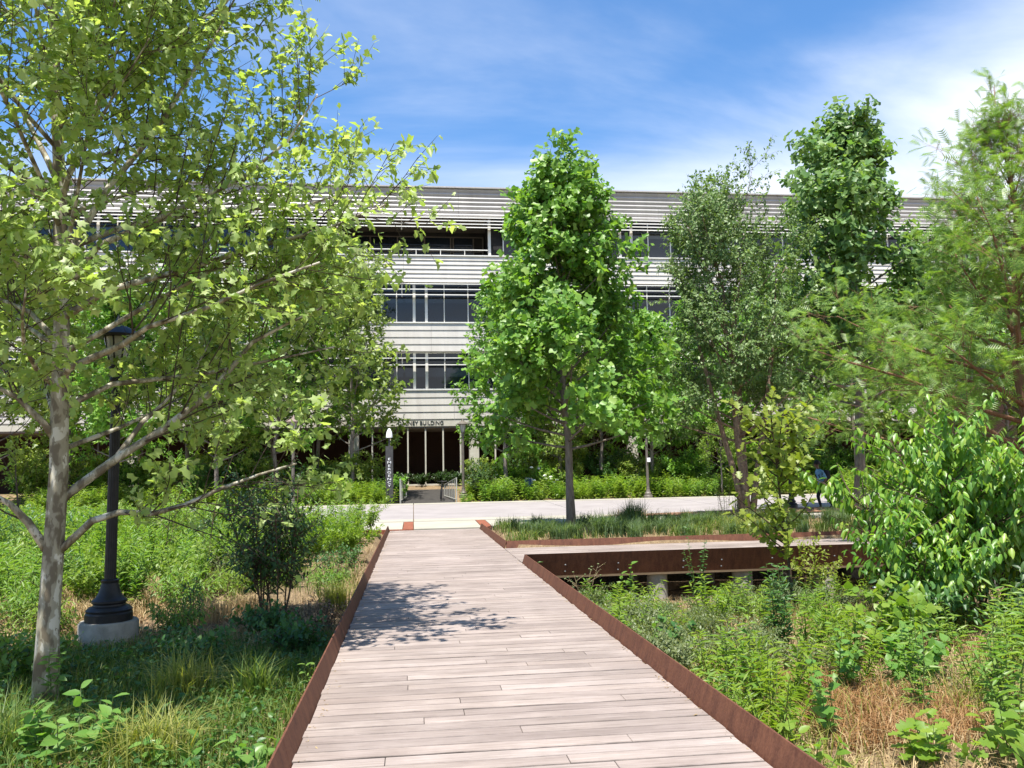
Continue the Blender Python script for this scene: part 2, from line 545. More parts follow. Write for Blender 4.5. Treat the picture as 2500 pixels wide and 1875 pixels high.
leafmat('leaf_cherry', [(0.071, 0.178, 0.027), (0.129, 0.271, 0.034), (0.226, 0.372, 0.046), (0.097, 0.217, 0.030), (0.306, 0.404, 0.055)], 0.40, rough=0.38, spec=0.45)
leafmat('leaf_dark_shrub', [(0.026, 0.063, 0.017), (0.047, 0.100, 0.023), (0.079, 0.137, 0.032), (0.037, 0.079, 0.019)], 0.3)
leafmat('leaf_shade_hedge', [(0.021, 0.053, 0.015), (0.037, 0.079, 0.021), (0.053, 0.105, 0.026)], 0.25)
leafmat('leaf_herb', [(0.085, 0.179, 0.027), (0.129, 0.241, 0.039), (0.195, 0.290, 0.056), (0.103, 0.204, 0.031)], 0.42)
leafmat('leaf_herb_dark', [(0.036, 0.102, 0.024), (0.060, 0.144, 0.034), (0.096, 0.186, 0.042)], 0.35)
leafmat('leaf_herb_yellow', [(0.119, 0.203, 0.029), (0.167, 0.256, 0.039), (0.214, 0.290, 0.049), (0.135, 0.232, 0.029)], 0.45)
leafmat('leaf_herb_grey', [(0.116, 0.158, 0.068), (0.158, 0.194, 0.084), (0.200, 0.226, 0.105)], 0.35)
leafmat('leaf_broad', [(0.090, 0.204, 0.036), (0.126, 0.252, 0.048), (0.168, 0.288, 0.066)], 0.42, rough=0.38)
leafmat('leaf_grape', [(0.105, 0.205, 0.023), (0.158, 0.263, 0.032), (0.221, 0.304, 0.042), (0.126, 0.231, 0.026)], 0.45)
leafmat('grass_green', [(0.058, 0.116, 0.023), (0.095, 0.158, 0.032), (0.147, 0.200, 0.042), (0.210, 0.226, 0.068)], 0.4, rough=0.5)
leafmat('grass_blue', [(0.058, 0.105, 0.042), (0.095, 0.152, 0.063), (0.147, 0.200, 0.084)], 0.4, rough=0.5)
leafmat('grass_yellow', [(0.158, 0.200, 0.042), (0.242, 0.263, 0.063), (0.336, 0.315, 0.095)], 0.4, rough=0.5)
leafmat('grass_straw', [(0.273, 0.200, 0.095), (0.399, 0.294, 0.147), (0.525, 0.410, 0.221), (0.315, 0.210, 0.105)], 0.25, rough=0.6, tcol=(1.1, 1.0, 0.8))
leafmat('grass_rust', [(0.210, 0.100, 0.037), (0.315, 0.168, 0.063), (0.378, 0.231, 0.105)], 0.25, rough=0.6, tcol=(1.1, 1.0, 0.8))
leafmat('grass_pink', [(0.357, 0.242, 0.147), (0.441, 0.326, 0.210), (0.315, 0.273, 0.126)], 0.25, rough=0.6, tcol=(1.1, 1.0, 0.8))
leafmat('leaf_litter', [(0.137, 0.079, 0.042), (0.252, 0.147, 0.079), (0.367, 0.242, 0.137)], 0.1, rough=0.8, tcol=(1.0, 1.0, 1.0))

# ------------------------------------------------------------------ leaf shapes (x along the leaf, y across, z up)
def fan(outline, centre, curl=0.12, droop=0.12):
    o = np.array([(0, 0)] + outline + [(1, 0)] + [(x, -y) for x, y in reversed(outline)], float)
    c = np.array([centre], float)
    p = np.concatenate([o, c])
    z = curl * np.abs(p[:, 1]) - droop * p[:, 0] ** 2
    v = np.column_stack([p, z])
    n = len(o)
    return v, np.array([(n, i, (i + 1) % n) for i in range(n)])


T = {}
T['maple'] = fan([(-0.04, 0.22), (0.12, 0.50), (0.30, 0.27), (0.60, 0.47), (0.64, 0.17)], (0.36, 0), -0.18, 0.16)
T['maple_flat'] = fan([(0.06, 0.44), (0.32, 0.22), (0.66, 0.38)], (0.36, 0), -0.10, 0.05)
T['maple_curl'] = fan([(0.06, 0.36), (0.32, 0.20), (0.62, 0.30)], (0.36, 0), 0.55, 0.40)
T['tulip_curl'] = fan([(0.12, 0.40), (0.48, 0.24), (0.88, 0.32)], (0.42, 0), 0.5, 0.35)
T['tulip'] = fan([(0.0, 0.25), (0.22, 0.50), (0.48, 0.28), (0.92, 0.40)], (0.42, 0), 0.15, 0.12)
v = np.array([(0, 0, 0), (0.10, 0.46, 0.05), (0.42, 0.22, 0), (1, 0, -0.15), (0.42, -0.22, 0), (0.10, -0.46, 0.05)])
T['lobe'] = (v, np.array([(0, 2, 1), (0, 3, 2), (0, 4, 3), (0, 5, 4)]))
T['ovate'] = fan([(0.12, 0.20), (0.38, 0.30), (0.68, 0.22)], (0.5, 0), 0.22, 0.14)
T['cherry'] = fan([(0.15, 0.13), (0.45, 0.20), (0.75, 0.14)], (0.5, 0), 0.3, 0.25)
T['heart'] = fan([(-0.10, 0.22), (0.12, 0.45), (0.45, 0.42), (0.75, 0.20)], (0.35, 0), 0.1, 0.14)
T['oak'] = fan([(0.15, 0.12), (0.32, 0.34), (0.42, 0.16), (0.62, 0.38), (0.74, 0.17), (0.92, 0.24)], (0.45, 0), 0.15, 0.12)
T['diamond'] = (np.array([(0, 0, 0), (0.42, 0.27, 0.05), (1, 0, -0.1), (0.42, -0.27, 0.05)]), np.array([(0, 2, 1), (0, 3, 2)]))
T['lance'] = (np.array([(0, 0, 0), (0.4, 0.11, 0.03), (1, 0, -0.16), (0.4, -0.11, 0.03)]), np.array([(0, 2, 1), (0, 3, 2)]))
vv, ff = [], []
for i in range(8):
    t0 = 0.03 + i * 0.118
    L = 0.30 * math.sin(math.pi * min(1, 0.22 + 0.78 * (1 - t0))) + 0.05
    for s in (-1, 1):
        k = len(vv)
        vv += [(t0, 0, -0.1 * t0 * t0), (t0 + 0.075, 0, -0.1 * t0 * t0), (t0 + 0.16, s * L, -0.1 * t0 * t0 - 0.06)]
        ff.append((k, k + 1, k + 2))
T['feather'] = (np.array(vv), np.array(ff))


def norm(a):
    return a / (np.linalg.norm(a, axis=-1, keepdims=True) + 1e-9)


def leaf_arrays(tmpl, pos, axis, nrm, size):
    tv, tf = T[tmpl]
    a = norm(axis)
    n = norm(nrm - (nrm * a).sum(1, keepdims=True) * a)
    bvec = np.cross(n, a)
    s = np.asarray(size)[:, None, None]
    v = pos[:, None, :] + s * (tv[None, :, :1] * a[:, None] + tv[None, :, 1:2] * bvec[:, None] + tv[None, :, 2:] * n[:, None])
    k = len(tv)
    f = tf[None] + (np.arange(len(pos)) * k)[:, None, None]
    return v.reshape(-1, 3), f.reshape(-1, tf.shape[1])


def leaf_mass(name, tmpl, pos, axis, nrm, size, mat, parent=None):
    v, f = leaf_arrays(tmpl, pos, axis, nrm, size)
    if parent is not None:
        v = v - org(parent)
    o = link_mesh(name, make_mesh(name, v, [f], True), mat, parent)
    o['kind'] = 'stuff'
    return o


LEAFMESH = {}


def leaf_parts(tmpl, pos, axis, nrm, size, mat, parent, name='leaf'):
    key = (tmpl, mat)
    if key not in LEAFMESH:
        me = make_mesh('leaf', T[tmpl][0], [T[tmpl][1]], True)
        me.materials.append(M[mat])
        LEAFMESH[key] = me
    a = norm(axis)
    n = norm(nrm - (nrm * a).sum(1, keepdims=True) * a)
    bv = np.cross(n, a)
    p = pos - org(parent)
    for i in range(len(pos)):
        o = bpy.data.objects.new(name, LEAFMESH[key])
        s = float(size[i])
        mtx = np.eye(4)
        mtx[:3, 0], mtx[:3, 1], mtx[:3, 2], mtx[:3, 3] = a[i] * s, bv[i] * s, n[i] * s, p[i]
        col.objects.link(o)
        o.parent = parent
        o.matrix_basis = Matrix(mtx.tolist())


def leaves_for(tmpl, lv, mat, parent, parts=0, mass='foliage', eye=np.array([0, 0, 1.6])):
    pos, axis, nrm, size = lv
    if parts:
        d = np.linalg.norm(pos - eye, axis=1)
        q = pos[:, 0] / np.maximum(pos[:, 1], 0.1)
        h = (pos[:, 2] - 1.6) / np.maximum(pos[:, 1], 0.1)
        seen = (q > -0.46) & (q < 0.80) & (h < 0.58)
        order = np.argsort(np.where(seen, d, d + 1000))
        a, b_ = order[:parts], order[parts:]
        leaf_parts(tmpl, pos[a], axis[a], nrm[a], size[a], mat, parent)
        if not len(b_):
            return
        pos, axis, nrm, size = pos[b_], axis[b_], nrm[b_], size[b_]
    kinds = {'maple': ('maple_flat', 'maple_curl'), 'tulip': ('tulip', 'tulip_curl')}.get(tmpl, (tmpl,))
    for i_, tk in enumerate(kinds):
        sl_ = slice(i_, None, len(kinds))
        leaf_mass(mass, tk, pos[sl_], axis[sl_], nrm[sl_], size[sl_], mat, parent)


# ------------------------------------------------------------------ trees
def interp_poly(pts, t):
    pts = np.asarray(pts, float)
    seg = np.linalg.norm(np.diff(pts, axis=0), axis=1)
    cum = np.concatenate([[0], np.cumsum(seg)])
    s = t * cum[-1]
    i = min(np.searchsorted(cum, s, side='right') - 1, len(seg) - 1)
    u = (s - cum[i]) / max(seg[i], 1e-9)
    return pts[i] * (1 - u) + pts[i + 1] * u, norm(pts[i + 1] - pts[i]), cum[-1]


def curve_pts(a, d, L, rng, n=5, upbend=0.15, wob=0.05):
    p = [np.array(a, float)]
    d = norm(np.array(d, float))
    for _ in range(n - 1):
        d = norm(d + np.array([0, 0, upbend]) / (n - 1) + rng.normal(0, wob, 3))
        p.append(p[-1] + d * L / (n - 1))
    return np.array(p)


def tree(name, label, base, H, r0, crown0, Rfun, nprim, leaf, lsize, mat, bark, seed, nsec=7, ntwig=4, nleaf=8, twig=0.4,
         el=(15, 65), extra=(), trunk_pts=None, parts=0, group=None, cat='tree', lean=(0, 0), droop=0.25, nup=0.8, nout=0.6, seclen=0.4,
         twigmat='twig_dark', stems=None, az_bias=None, cfilter=None, upb=0.25):
    rng = np.random.default_rng(seed)
    base = np.array(base, float)
    root = empty(name, tuple(base), label, cat, group)
    if trunk_pts is None:
        n = 9
        tp = [base + np.array([0, 0, -0.15])]
        for i in range(1, n):
            t = i / (n - 1)
            tp.append(base + np.array([lean[0] * t, lean[1] * t, H * t]) + np.append(rng.normal(0, 0.008 * H, 2) * min(1, t * 2), 0))
        tp = np.array(tp)
    else:
        tp = np.array(trunk_pts, float)
    tt = np.linspace(0, 1, len(tp))
    tr = r0 * (1 - tt) ** 0.85 + 0.012
    tr[0] *= 1.25
    tm = MB().tube(np.repeat(tp, 1, 0), tr, 12)
    for sp, sr in (stems or ()):
        tm.tube(np.array(sp, float), sr, 8)
    tm.build('trunk', bark, root, smooth=True)
    limbs, twigs = [], MB()
    lp, ld, lo = [], [], []
    prims = [(np.array(p, float), r) for p, r in extra]
    z0 = base[2] + H * crown0
    for i in range(nprim):
        f = (i + rng.uniform(0.1, 0.9)) / nprim
        z = z0 + (H * (1 - crown0)) * f * 0.94
        tpos = np.array([np.interp(z, tp[:, 2], tp[:, k]) for k in range(3)])
        az = i * 2.39996 + rng.uniform(-0.5, 0.5)
        Rr = Rfun(f) * rng.uniform(0.6, 1.18)
        e = R(el[0] + (el[1] - el[0]) * f + rng.uniform(-8, 8))
        d = np.array([math.cos(az) * math.cos(e), math.sin(az) * math.cos(e), math.sin(e)])
        L = max(0.25, Rr / max(math.cos(e), 0.35))
        rr = np.interp(z, tp[:, 2], tr) * 0.42
        prims.append((curve_pts(tpos, d, L, rng, 6, upb, 0.06), max(rr, 0.008)))
    top = tp[-1]
    prims.append((np.array([tp[-2], top, top + (0, 0, 0.05 * H)]), 0.01))
    lm = MB()
    for pts, rr in prims:
        k = len(pts)
        lm.tube(pts, np.linspace(rr, max(rr * 0.22, 0.004), k), 6)
        _, _, L = interp_poly(pts, 0.5)
        ns = max(2, int(round(nsec * min(1.6, 0.4 + L / max(Rfun(0.3), 0.3)))))
        for s in range(ns):
            t = 0.28 + 0.72 * (s + rng.uniform(0, 1)) / ns
            p, d, _ = interp_poly(pts, min(t, 0.999))
            side = norm(np.cross(d, rng.normal(0, 1, 3)))
            d2 = norm(d * 0.75 + side * 0.75 + np.array([0, 0, 0.18]))
            L2 = seclen * L * (1.15 - 0.75 * t) + 0.22 * twig + 0.1
            sp = curve_pts(p, d2, L2, rng, 4, upb * 0.8, 0.09)
            twigs.tube(sp, np.linspace(max(rr * 0.28 * (1.2 - t), 0.005), 0.003, 4), 3, False)
            for w in range(ntwig):
                tw = 0.25 + 0.75 * (w + rng.uniform(0, 1)) / ntwig
                q, dq, _ = interp_poly(sp, min(tw, 0.999))
                d3 = norm(dq * 0.8 + norm(rng.normal(0, 1, 3)) * 0.75)
                L3 = twig * rng.uniform(0.6, 1.25)
                end = q + d3 * L3
                twigs.tube(np.array([q, end]), [0.004, 0.0015], 3, False)
                nl = max(1, int(nleaf * rng.uniform(0.7, 1.3)))
                ts = rng.uniform(0.1, 1.05, nl)
                lp.append(q + d3 * L3 * ts[:, None])
                ld.append(np.repeat(d3[None], nl, 0))
    lm.build('limbs', bark, root, smooth=True)
    twigs.build('twigs', twigmat, root)
    pos, dr = np.concatenate(lp), np.concatenate(ld)
    n = len(pos)
    rv = norm(rng.normal(0, 1, (n, 3)))
    ax = norm(dr * 0.5 + rv * 0.8 + np.array([0, 0, -droop]))
    ctr = np.column_stack([np.interp(pos[:, 2], tp[:, 2], tp[:, 0]), np.interp(pos[:, 2], tp[:, 2], tp[:, 1])])
    outw = np.column_stack([pos[:, :2] - ctr, np.zeros(n)])
    outw = norm(outw)
    nr = np.array([-0.1, -0.35, nup]) + outw * nout + rng.normal(0, 0.42, (n, 3))
    sz = lsize * np.clip(rng.normal(1, 0.25, n), 0.45, 1.5)
    pos = pos + ax * sz[:, None] * 0.25
    if cfilter is not None:
        k = cfilter(pos, rng)
        pos, ax, nr, sz = pos[k], ax[k], nr[k], sz[k]
    leaves_for(leaf, (pos, ax, nr, sz), mat, root, parts)
    return root, len(pos)


# ------------------------------------------------------------------ terrain
def sst(a, b_, x):
    t = np.clip((x - a) / (b_ - a), 0, 1)
    return t * t * (3 - 2 * t)


def gz(x, y):
    x, y = np.asarray(x, float), np.asarray(y, float)
    left = -0.52 + 0.44 * sst(10, 23.5, y)
    right = np.where(y < 17.55, -0.62 - 0.20 * sst(11.0, 14.2, y), 0.03)
    z = np.where(x < 0.6, left, right)
    under = (x > -1.0) & (x < 2.15) & (y < 24.3)
    z = np.where(under, np.minimum(z, -0.42), z)
    plaza = 0.02 * (y - 24.0) - 0.06
    far = 0.30 + 0.72 * sst(38.2, 46.5, y)
    z = np.where(y > 24.3, plaza, z)
    z = np.where(y > 37.6, far - 0.05, z)
    z = np.where((x > -1.3) & (x < 2.6) & (y > 38.0) & (y < 46.6), z - 0.35, z)
    lump = 0.035 * np.sin(x * 1.7 + 1.3) * np.sin(y * 1.3 + 0.4) + 0.02 * np.sin(x * 4.1) * np.sin(y * 3.7)
    return z + np.where((y < 24) & ~under, lump, 0)


def gzs(x, y):
    return float(gz(x, y))


xs = np.concatenate([[-900, -300, -120, -70], np.arange(-45, -14, 1.5), np.arange(-14, 16, 0.25), np.arange(16, 61, 1.5), [90, 150, 300, 900]])
ys = np.concatenate([[-600, -200, -60, -20, -5], np.arange(0, 26, 0.25), np.arange(26, 52, 1.0), [60, 90, 160, 300, 600, 1200]])
X, Y = np.meshgrid(xs, ys)
Z = gz(X, Y)
nx, ny = len(xs), len(ys)
i, j = np.meshgrid(np.arange(ny - 1), np.arange(nx - 1), indexing='ij')
q = np.stack([i * nx + j, i * nx + j + 1, (i + 1) * nx + j + 1, (i + 1) * nx + j], -1).reshape(-1, 4)
g = link_mesh('ground', make_mesh('ground', np.stack([X, Y, Z], -1).reshape(-1, 3), [q], True), 'soil')
tag(g, 'brown planted ground of soil and dry thatch', 'ground', kind='structure')


def pz(y):
    return 0.02 * (y - 24.0)


def slope_sheet(mb, x0, x1, y0, y1, dz=0.0, th=0.12):
    v = [(x0, y0, pz(y0) + dz - th), (x1, y0, pz(y0) + dz - th), (x1, y1, pz(y1) + dz - th), (x0, y1, pz(y1) + dz - th),
         (x0, y0, pz(y0) + dz), (x1, y0, pz(y0) + dz), (x1, y1, pz(y1) + dz), (x0, y1, pz(y1) + dz)]
    return mb.add(v, [(0, 3, 2, 1), (4, 5, 6, 7), (0, 1, 5, 4), (1, 2, 6, 5), (2, 3, 7, 6), (3, 0, 4, 7)])


path = empty('path', (0, 32, 0), 'pale pinkish walking path crossing in front of the building', 'path', kind='structure')
for k in range(-8, 12):
    slope_sheet(MB(), k * 6.0 + 0.012, k * 6.0 + 5.988, 28.36, 37.1, 0.02).build('paving_slab', 'path_surface', path)
for k in range(-8, 12):
    slope_sheet(MB(), k * 6.0 + 0.015, k * 6.0 + 5.985, 27.30, 28.27, 0.025).build('edging_slab', 'concrete', path)
for k in range(-8, 12):
    slope_sheet(MB(), k * 6.0 + 0.015, k * 6.0 + 5.985, 37.2, 38.1, 0.025).build('edging_slab', 'concrete', path)
apron = empty('plaza_apron', (0, 26, 0), 'cream concrete apron between boardwalk and path', 'paving', kind='structure')
for x0, x1 in ((-5.2, -0.33), (0.01, 2.0), (2.34, 9.0), (9.02, 15.0), (15.02, 22.0)):
    slope_sheet(MB(), x0, x1, 24.46, 27.22, 0.02).build('paving_slab', 'concrete', apron)
for x0 in (-0.31, 2.02):
    for k in range(12):
        y0 = 24.47 + k * 0.229
        slope_sheet(MB(), x0, x0 + 0.3, y0, y0 + 0.222, 0.022).build('brick', 'brick_paver', apron)
for k in range(26):
    x0 = -5.2 + k * 0.2
    slope_sheet(MB(), x0, x0 + 0.192, 24.33, 24.44, 0.02).build('brick', 'brick_paver', apron)
bedm = MB()
bv = [(6.2, 27.3), (8.5, 27.9), (14.0, 28.4), (22.0, 28.9), (22.0, 27.0), (16.0, 26.6), (10.0, 26.4)]
bedm.add([(x, y, pz(y) + 0.05) for x, y in bv] + [(12.0, 27.4, pz(27.4) + 0.14)], [(i, (i + 1) % 7, 7) for i in range(7)])
tag(bedm.build('mulch_bed', 'mulch'), 'reddish brown mulch bed beside the path', 'planting bed', kind='structure')

# walkway rising to the entrance
wv = [(-0.45, 38.12, 0.31), (1.85, 38.12, 0.31), (2.3, 46.2, 0.78), (-1.0, 46.2, 0.78)]
wk = MB().add(wv + [(x, y, z - 0.15) for x, y, z in wv], [(0, 1, 2, 3), (4, 7, 6, 5), (0, 4, 5, 1), (1, 5, 6, 2), (2, 6, 7, 3), (3, 7, 4, 0)])
tag(wk.build('walkway', 'shaded_paving'), 'dark shaded walkway leading up to the entrance', 'walkway', kind='structure')

# ------------------------------------------------------------------ boardwalks
rng = np.random.default_rng(3)
deck = empty('boardwalk', (0.62, 12, 0), 'weathered grey wooden boardwalk running straight to the plaza', 'boardwalk', kind='structure')
XL, XR = -0.68, 1.92
PW, GAP = 0.136, 0.010


def plank(mb_parent, x0, x1, y0, y1, zt, name='plank'):
    b_ = 0.004
    v = []
    for z, e in ((zt - 0.03, 0), (zt - b_, 0), (zt, b_)):
        v += [(x0 + e * .5, y0 + e, z), (x1 - e * .5, y0 + e, z), (x1 - e * .5, y1 - e, z), (x0 + e * .5, y1 - e, z)]
    f = [(0, 3, 2, 1), (8, 9, 10, 11)]
    for a in (0, 4):
        f += [(a + k, a + (k + 1) % 4, a + 4 + (k + 1) % 4, a + 4 + k) for k in range(4)]
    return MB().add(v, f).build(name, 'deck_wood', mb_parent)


y = 3.2
row = 0
while y < 24.25:
    jit = rng.uniform(-0.012, 0.012)
    xr = XR + (0.35 if 14.95 < y < 17.55 else 0)
    xe0, xe1 = XL - 0.005 + rng.uniform(-0.012, 0.004), XR - 0.008 + rng.uniform(-0.004, 0.012)
    if row % 8 == 7 or rng.uniform() < 0.12:
        cuts = []
    else:
        cuts = [XL + rng.uniform(0.35, 2.25)]
    e = [xe0] + cuts + [xe1]
    for a, b_ in zip(e[:-1], e[1:]):
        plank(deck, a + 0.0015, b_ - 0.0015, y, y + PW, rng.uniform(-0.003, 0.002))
    y += PW + GAP
    row += 1
for k in range(6):
    MB().box(XL + 0.05 + k * 0.49, XL + 0.11 + k * 0.49, 3.2, 24.3, -0.30, -0.036).build('joist', 'wood_beam', deck)

LEAN = math.tan(R(17))


def kerb(parent, a, b_, outdir, zb=-0.34, zt=0.145, th=0.012, name='edge_plate'):
    """leaning steel plate from a to b, leaning towards outdir"""
    a, b_, o = np.array(a, float), np.array(b_, float), np.array(outdir, float)
    v = []
    for z in (zb, zt):
        off = o * (z * LEAN)
        for p, w in ((a, 0), (b_, 0), (b_, th), (a, th)):
            pt = np.array([p[0], p[1], 0]) + np.append(off + o * w, 0)
            v.append((pt[0], pt[1], z))
    return MB().add(v, [(0, 3, 2, 1), (4, 5, 6, 7), (0, 1, 5, 4), (1, 2, 6, 5), (2, 3, 7, 6), (3, 0, 4, 7)]).build(name, 'rusted_steel', parent)


ysp = [3.2, 4.9, 6.75, 8.6, 10.5, 12.9, 14.4, 17.3, 20.2, 24.42]
for a, b_ in zip(ysp[:-1], ysp[1:]):
    kerb(deck, (XL - 0.012, a + 0.002), (XL - 0.012, b_ - 0.002), (-1, 0))
for a, b_ in ((3.2, 6.55), (6.554, 9.9), (9.904, 14.83)):
    kerb(deck, (XR + 0.012, a), (XR + 0.012, b_), (1, 0))
for a, b_ in ((17.8, 20.5), (20.504, 22.9), (22.904, 24.42)):
    kerb(deck, (XR + 0.012, a), (XR + 0.012, b_), (1, 0), zb=-0.2)

side = empty('side_boardwalk', (8, 16.3, 0), 'narrow grey wooden side boardwalk with dark steel edge branching to the right', 'boardwalk', kind='structure')
y = 14.93
while y < 17.62:
    x = XR + 0.0
    first = True
    while x < 19.5:
        x2 = x + (rng.uniform(1.2, 3.0) if first else rng.uniform(3.0, 4.6))
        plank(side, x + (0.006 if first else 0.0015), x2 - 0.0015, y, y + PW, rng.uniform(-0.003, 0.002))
        x, first = x2, False
    y += PW + GAP
for a, b_ in ((XR + 0.05, 5.9), (5.904, 9.9), (9.904, 13.9), (13.904, 19.5)):
    kerb(side, (a, 14.86), (b_, 14.86), (0, -1), zb=-0.265)
for a, b_ in ((XR + 0.05, 6.4), (6.404, 10.4), (10.404, 14.4), (14.404, 19.5)):
    kerb(side, (a, 17.79), (b_, 17.79), (0, 1), zb=-0.2)
MB().box(XR + 0.2, 19.5, 14.98, 15.08, -0.31, -0.04).build('beam', 'wood_beam', side)
MB().box(XR + 0.2, 19.5, 16.2, 16.3, -0.31, -0.04).build('beam', 'wood_beam', side)
for k in range(11):
    xb = 2.72 + k * 0.98 + (0.25 if k % 3 == 2 else 0)
    for zz in (-0.07, -0.19):
        yb = 14.86 - zz * LEAN - 0.02
        bo = MB()
        bo.lathe([(0.0, 0.0), (0.016, 0.0), (0.016, 0.012), (0.006, 0.02), (0.0, 0.022)], n=6)
        v, fl = bo.arrays()
        v = np.column_stack([v[:, 0] + xb, 14.86 - 0.012 - zz * 0 + zz * -LEAN - v[:, 2], v[:, 1] + zz])
        MB().add(v, *fl).build('bolt', 'steel_column', side)
for k in range(9):
    xb = 4.52 + k * 1.66
    pc = MB().lathe([(0.19, -0.95), (0.19, -0.33), (0.185, -0.312), (0.0, -0.312)], (xb, 15.22, 0), 28)
    o = pc.build('pier', 'footing_concrete', side)
    shade_auto(o)
    o = MB().lathe([(0.19, -0.95), (0.19, -0.33), (0.185, -0.312), (0.0, -0.312)], (xb, 17.2, 0), 20).build('pier', 'footing_concrete', side)
    shade_auto(o)

# ------------------------------------------------------------------ office building
FY = 48.0
bld = empty('office_building', (5, FY, 1.0), 'long pale office building with horizontal metal siding bands, louvres and ribbon windows', 'building')
BX0, BX1 = -44.0, 58.0


def bpart(name, mat, mb, parent=None):
    return mb.build(name, mat, parent or bld)


# core, set back behind the glazing
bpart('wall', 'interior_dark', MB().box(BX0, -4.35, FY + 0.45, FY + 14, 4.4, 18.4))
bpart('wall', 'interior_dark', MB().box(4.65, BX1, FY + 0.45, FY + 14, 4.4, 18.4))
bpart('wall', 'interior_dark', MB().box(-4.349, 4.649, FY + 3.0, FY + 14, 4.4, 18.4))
bpart('floor_slab', 'soffit', MB().box(-4.34, 4.64, FY + 0.45, FY + 2.99, 4.45, 14.5))
bpart('soffit', 'soffit', MB().box(-4.34, 4.64, FY + 0.05, FY + 2.99, 16.9, 17.2))
bpart('roof', 'siding_shaded', MB().box(BX0, BX1, FY - 0.22, FY + 14.2, 18.74, 18.82))
bpart('soffit', 'soffit', MB().box(BX0, BX1, FY - 0.02, FY + 4.4, 4.30, 4.398))


def board(kind, x0, x1, z0, h):
    if kind == 'grey':      # overhanging face with a lit nose above it
        p = [(FY + 0.02, z0), (FY - 0.085, z0 + h * 0.66), (FY - 0.085, z0 + h * 0.74), (FY - 0.055, z0 + h * 0.985), (FY + 0.02, z0 + h * 0.985)]
    elif kind == 'half':
        p = [(FY + 0.02, z0 + 0.005), (FY - 0.075, z0 + 0.01), (FY - 0.077, z0 + 0.035), (FY - 0.03, z0 + h * 0.99), (FY + 0.02, z0 + h * 0.99)]
    else:                   # lapped board leaning back to the sun
        p = [(FY + 0.02, z0 + 0.005), (FY - 0.085, z0 + 0.01), (FY - 0.087, z0 + 0.035), (FY - 0.055, z0 + h * 0.99), (FY + 0.02, z0 + h * 0.99)]
    mb = MB().prism_x([(yy, zz) for yy, zz in p], x0, x1)
    bpart('siding_board', 'siding_shaded' if kind == 'grey' else 'siding_metal', mb)


def band(kind, z0, z1, n, seam):
    h = (z1 - z0) / n
    cuts = [BX0] + [x for x in np.arange(BX0 + seam, BX1 - 1, 12.4)] + [BX1]
    for r_ in range(n):
        for a, b_ in zip(cuts[:-1], cuts[1:]):
            board(kind, a + 0.006, b_ - 0.006, z0 + r_ * h, h)


band('grey', 16.92, 18.72, 7, 9.6)
band('half', 12.95, 14.55, 6, 6.3)
band('lap', 8.80, 10.48, 4, 7.9)
band('lap', 4.80, 6.50, 4, 9.2)
bpart('fascia', 'column_concrete', MB().box(BX0, BX1, FY - 0.06, FY + 0.3, 4.401, 4.795))
for z in (14.552, 10.482, 6.502):
    bpart('sill', 'white_frame', MB().box(BX0, BX1, FY - 0.12, FY + 0.2, z, z + 0.07))

CELLS = [1.03, 0.72, 1.06, 1.42, 1.12, 0.87]
BAY = sum(CELLS)


def window(x0, z0, z1, cells):
    f = MB()
    x = x0
    xs_ = [x0]
    for w_ in cells:
        x += w_
        xs_.append(x)
    for k, xx in enumerate(xs_[:-1]):
        thick = 0.16 if k in (1, 2) else 0.055
        f.box(xx - thick / 2, xx + thick / 2, FY + 0.12, FY + 0.30, z0 + 0.001, z1 - 0.001)
    f.box(x0 + 0.031, x - 0.03, FY + 0.16, FY + 0.27, z0 + 0.002, z0 + 0.06)
    f.box(x0 + 0.031, x - 0.03, FY + 0.16, FY + 0.27, z1 - 0.06, z1 - 0.002)
    w = bpart('window', 'white_frame', f)
    for a, b_ in zip(xs_[:-1], xs_[1:]):
        MB().box(a + 0.03, b_ - 0.03, FY + 0.215, FY + 0.235, z0 + 0.061, z1 - 0.061).build('pane', 'window_glass', w)


ROWS = [(14.622, 16.9, True), (10.552, 12.94, False), (6.572, 8.79, False)]
for z0, z1, top in ROWS:
    k0 = int((BX0 + 0.9) // BAY)
    for k in range(k0, 9):
        x0 = -0.92 + k * BAY
        if x0 < -32 or x0 > 46:
            continue
        if top:
            if x0 + BAY < -4.3:
                pass
            elif x0 > 4.6:
                pass
            else:
                continue
            window(x0 + (0.2 if x0 > 0 else 0), z0, z1, CELLS)
        else:
            window(x0, z0, z1, CELLS)
# piers closing the gaps beside the loggia
bpart('pier', 'white_frame', MB().box(-4.42, -4.28, FY + 0.1, FY + 0.4, 14.623, 16.9))
bpart('pier', 'white_frame', MB().box(4.58, 4.74, FY + 0.1, FY + 0.4, 14.623, 16.9))
# loggia: inner glazing, door and rail
lg = MB()
for xx in (-4.2, -2.6, -0.9, 0.8, 2.45, 2.62, 3.9, 4.5):
    lg.box(xx - 0.04, xx + 0.04, FY + 2.86, FY + 2.96, 14.51, 16.6)
lg.box(-4.2, 4.5, FY + 2.88, FY + 2.95, 15.62, 15.69)
lg.box(-4.2, 4.5, FY + 2.88, FY + 2.95, 16.55, 16.62)
wlg = bpart('window', 'bronze_paint', lg)
for a, b_ in ((-4.2, -2.6), (-2.6, -0.9), (-0.9, 0.8), (0.8, 2.45), (2.62, 3.9)):
    MB().box(a + 0.05, b_ - 0.05, FY + 2.90, FY + 2.92, 14.52, 16.54).build('pane', 'window_glass', wlg)
rl = MB()
for xx in np.arange(-4.1, 4.6, 1.45):
    rl.box(xx - 0.02, xx + 0.02, FY + 0.02, FY + 0.06, 14.63, 14.95)
rl.box(-4.25, 4.55, FY + 0.01, FY + 0.07, 14.95, 15.0)
bpart('railing', 'white_frame', rl)
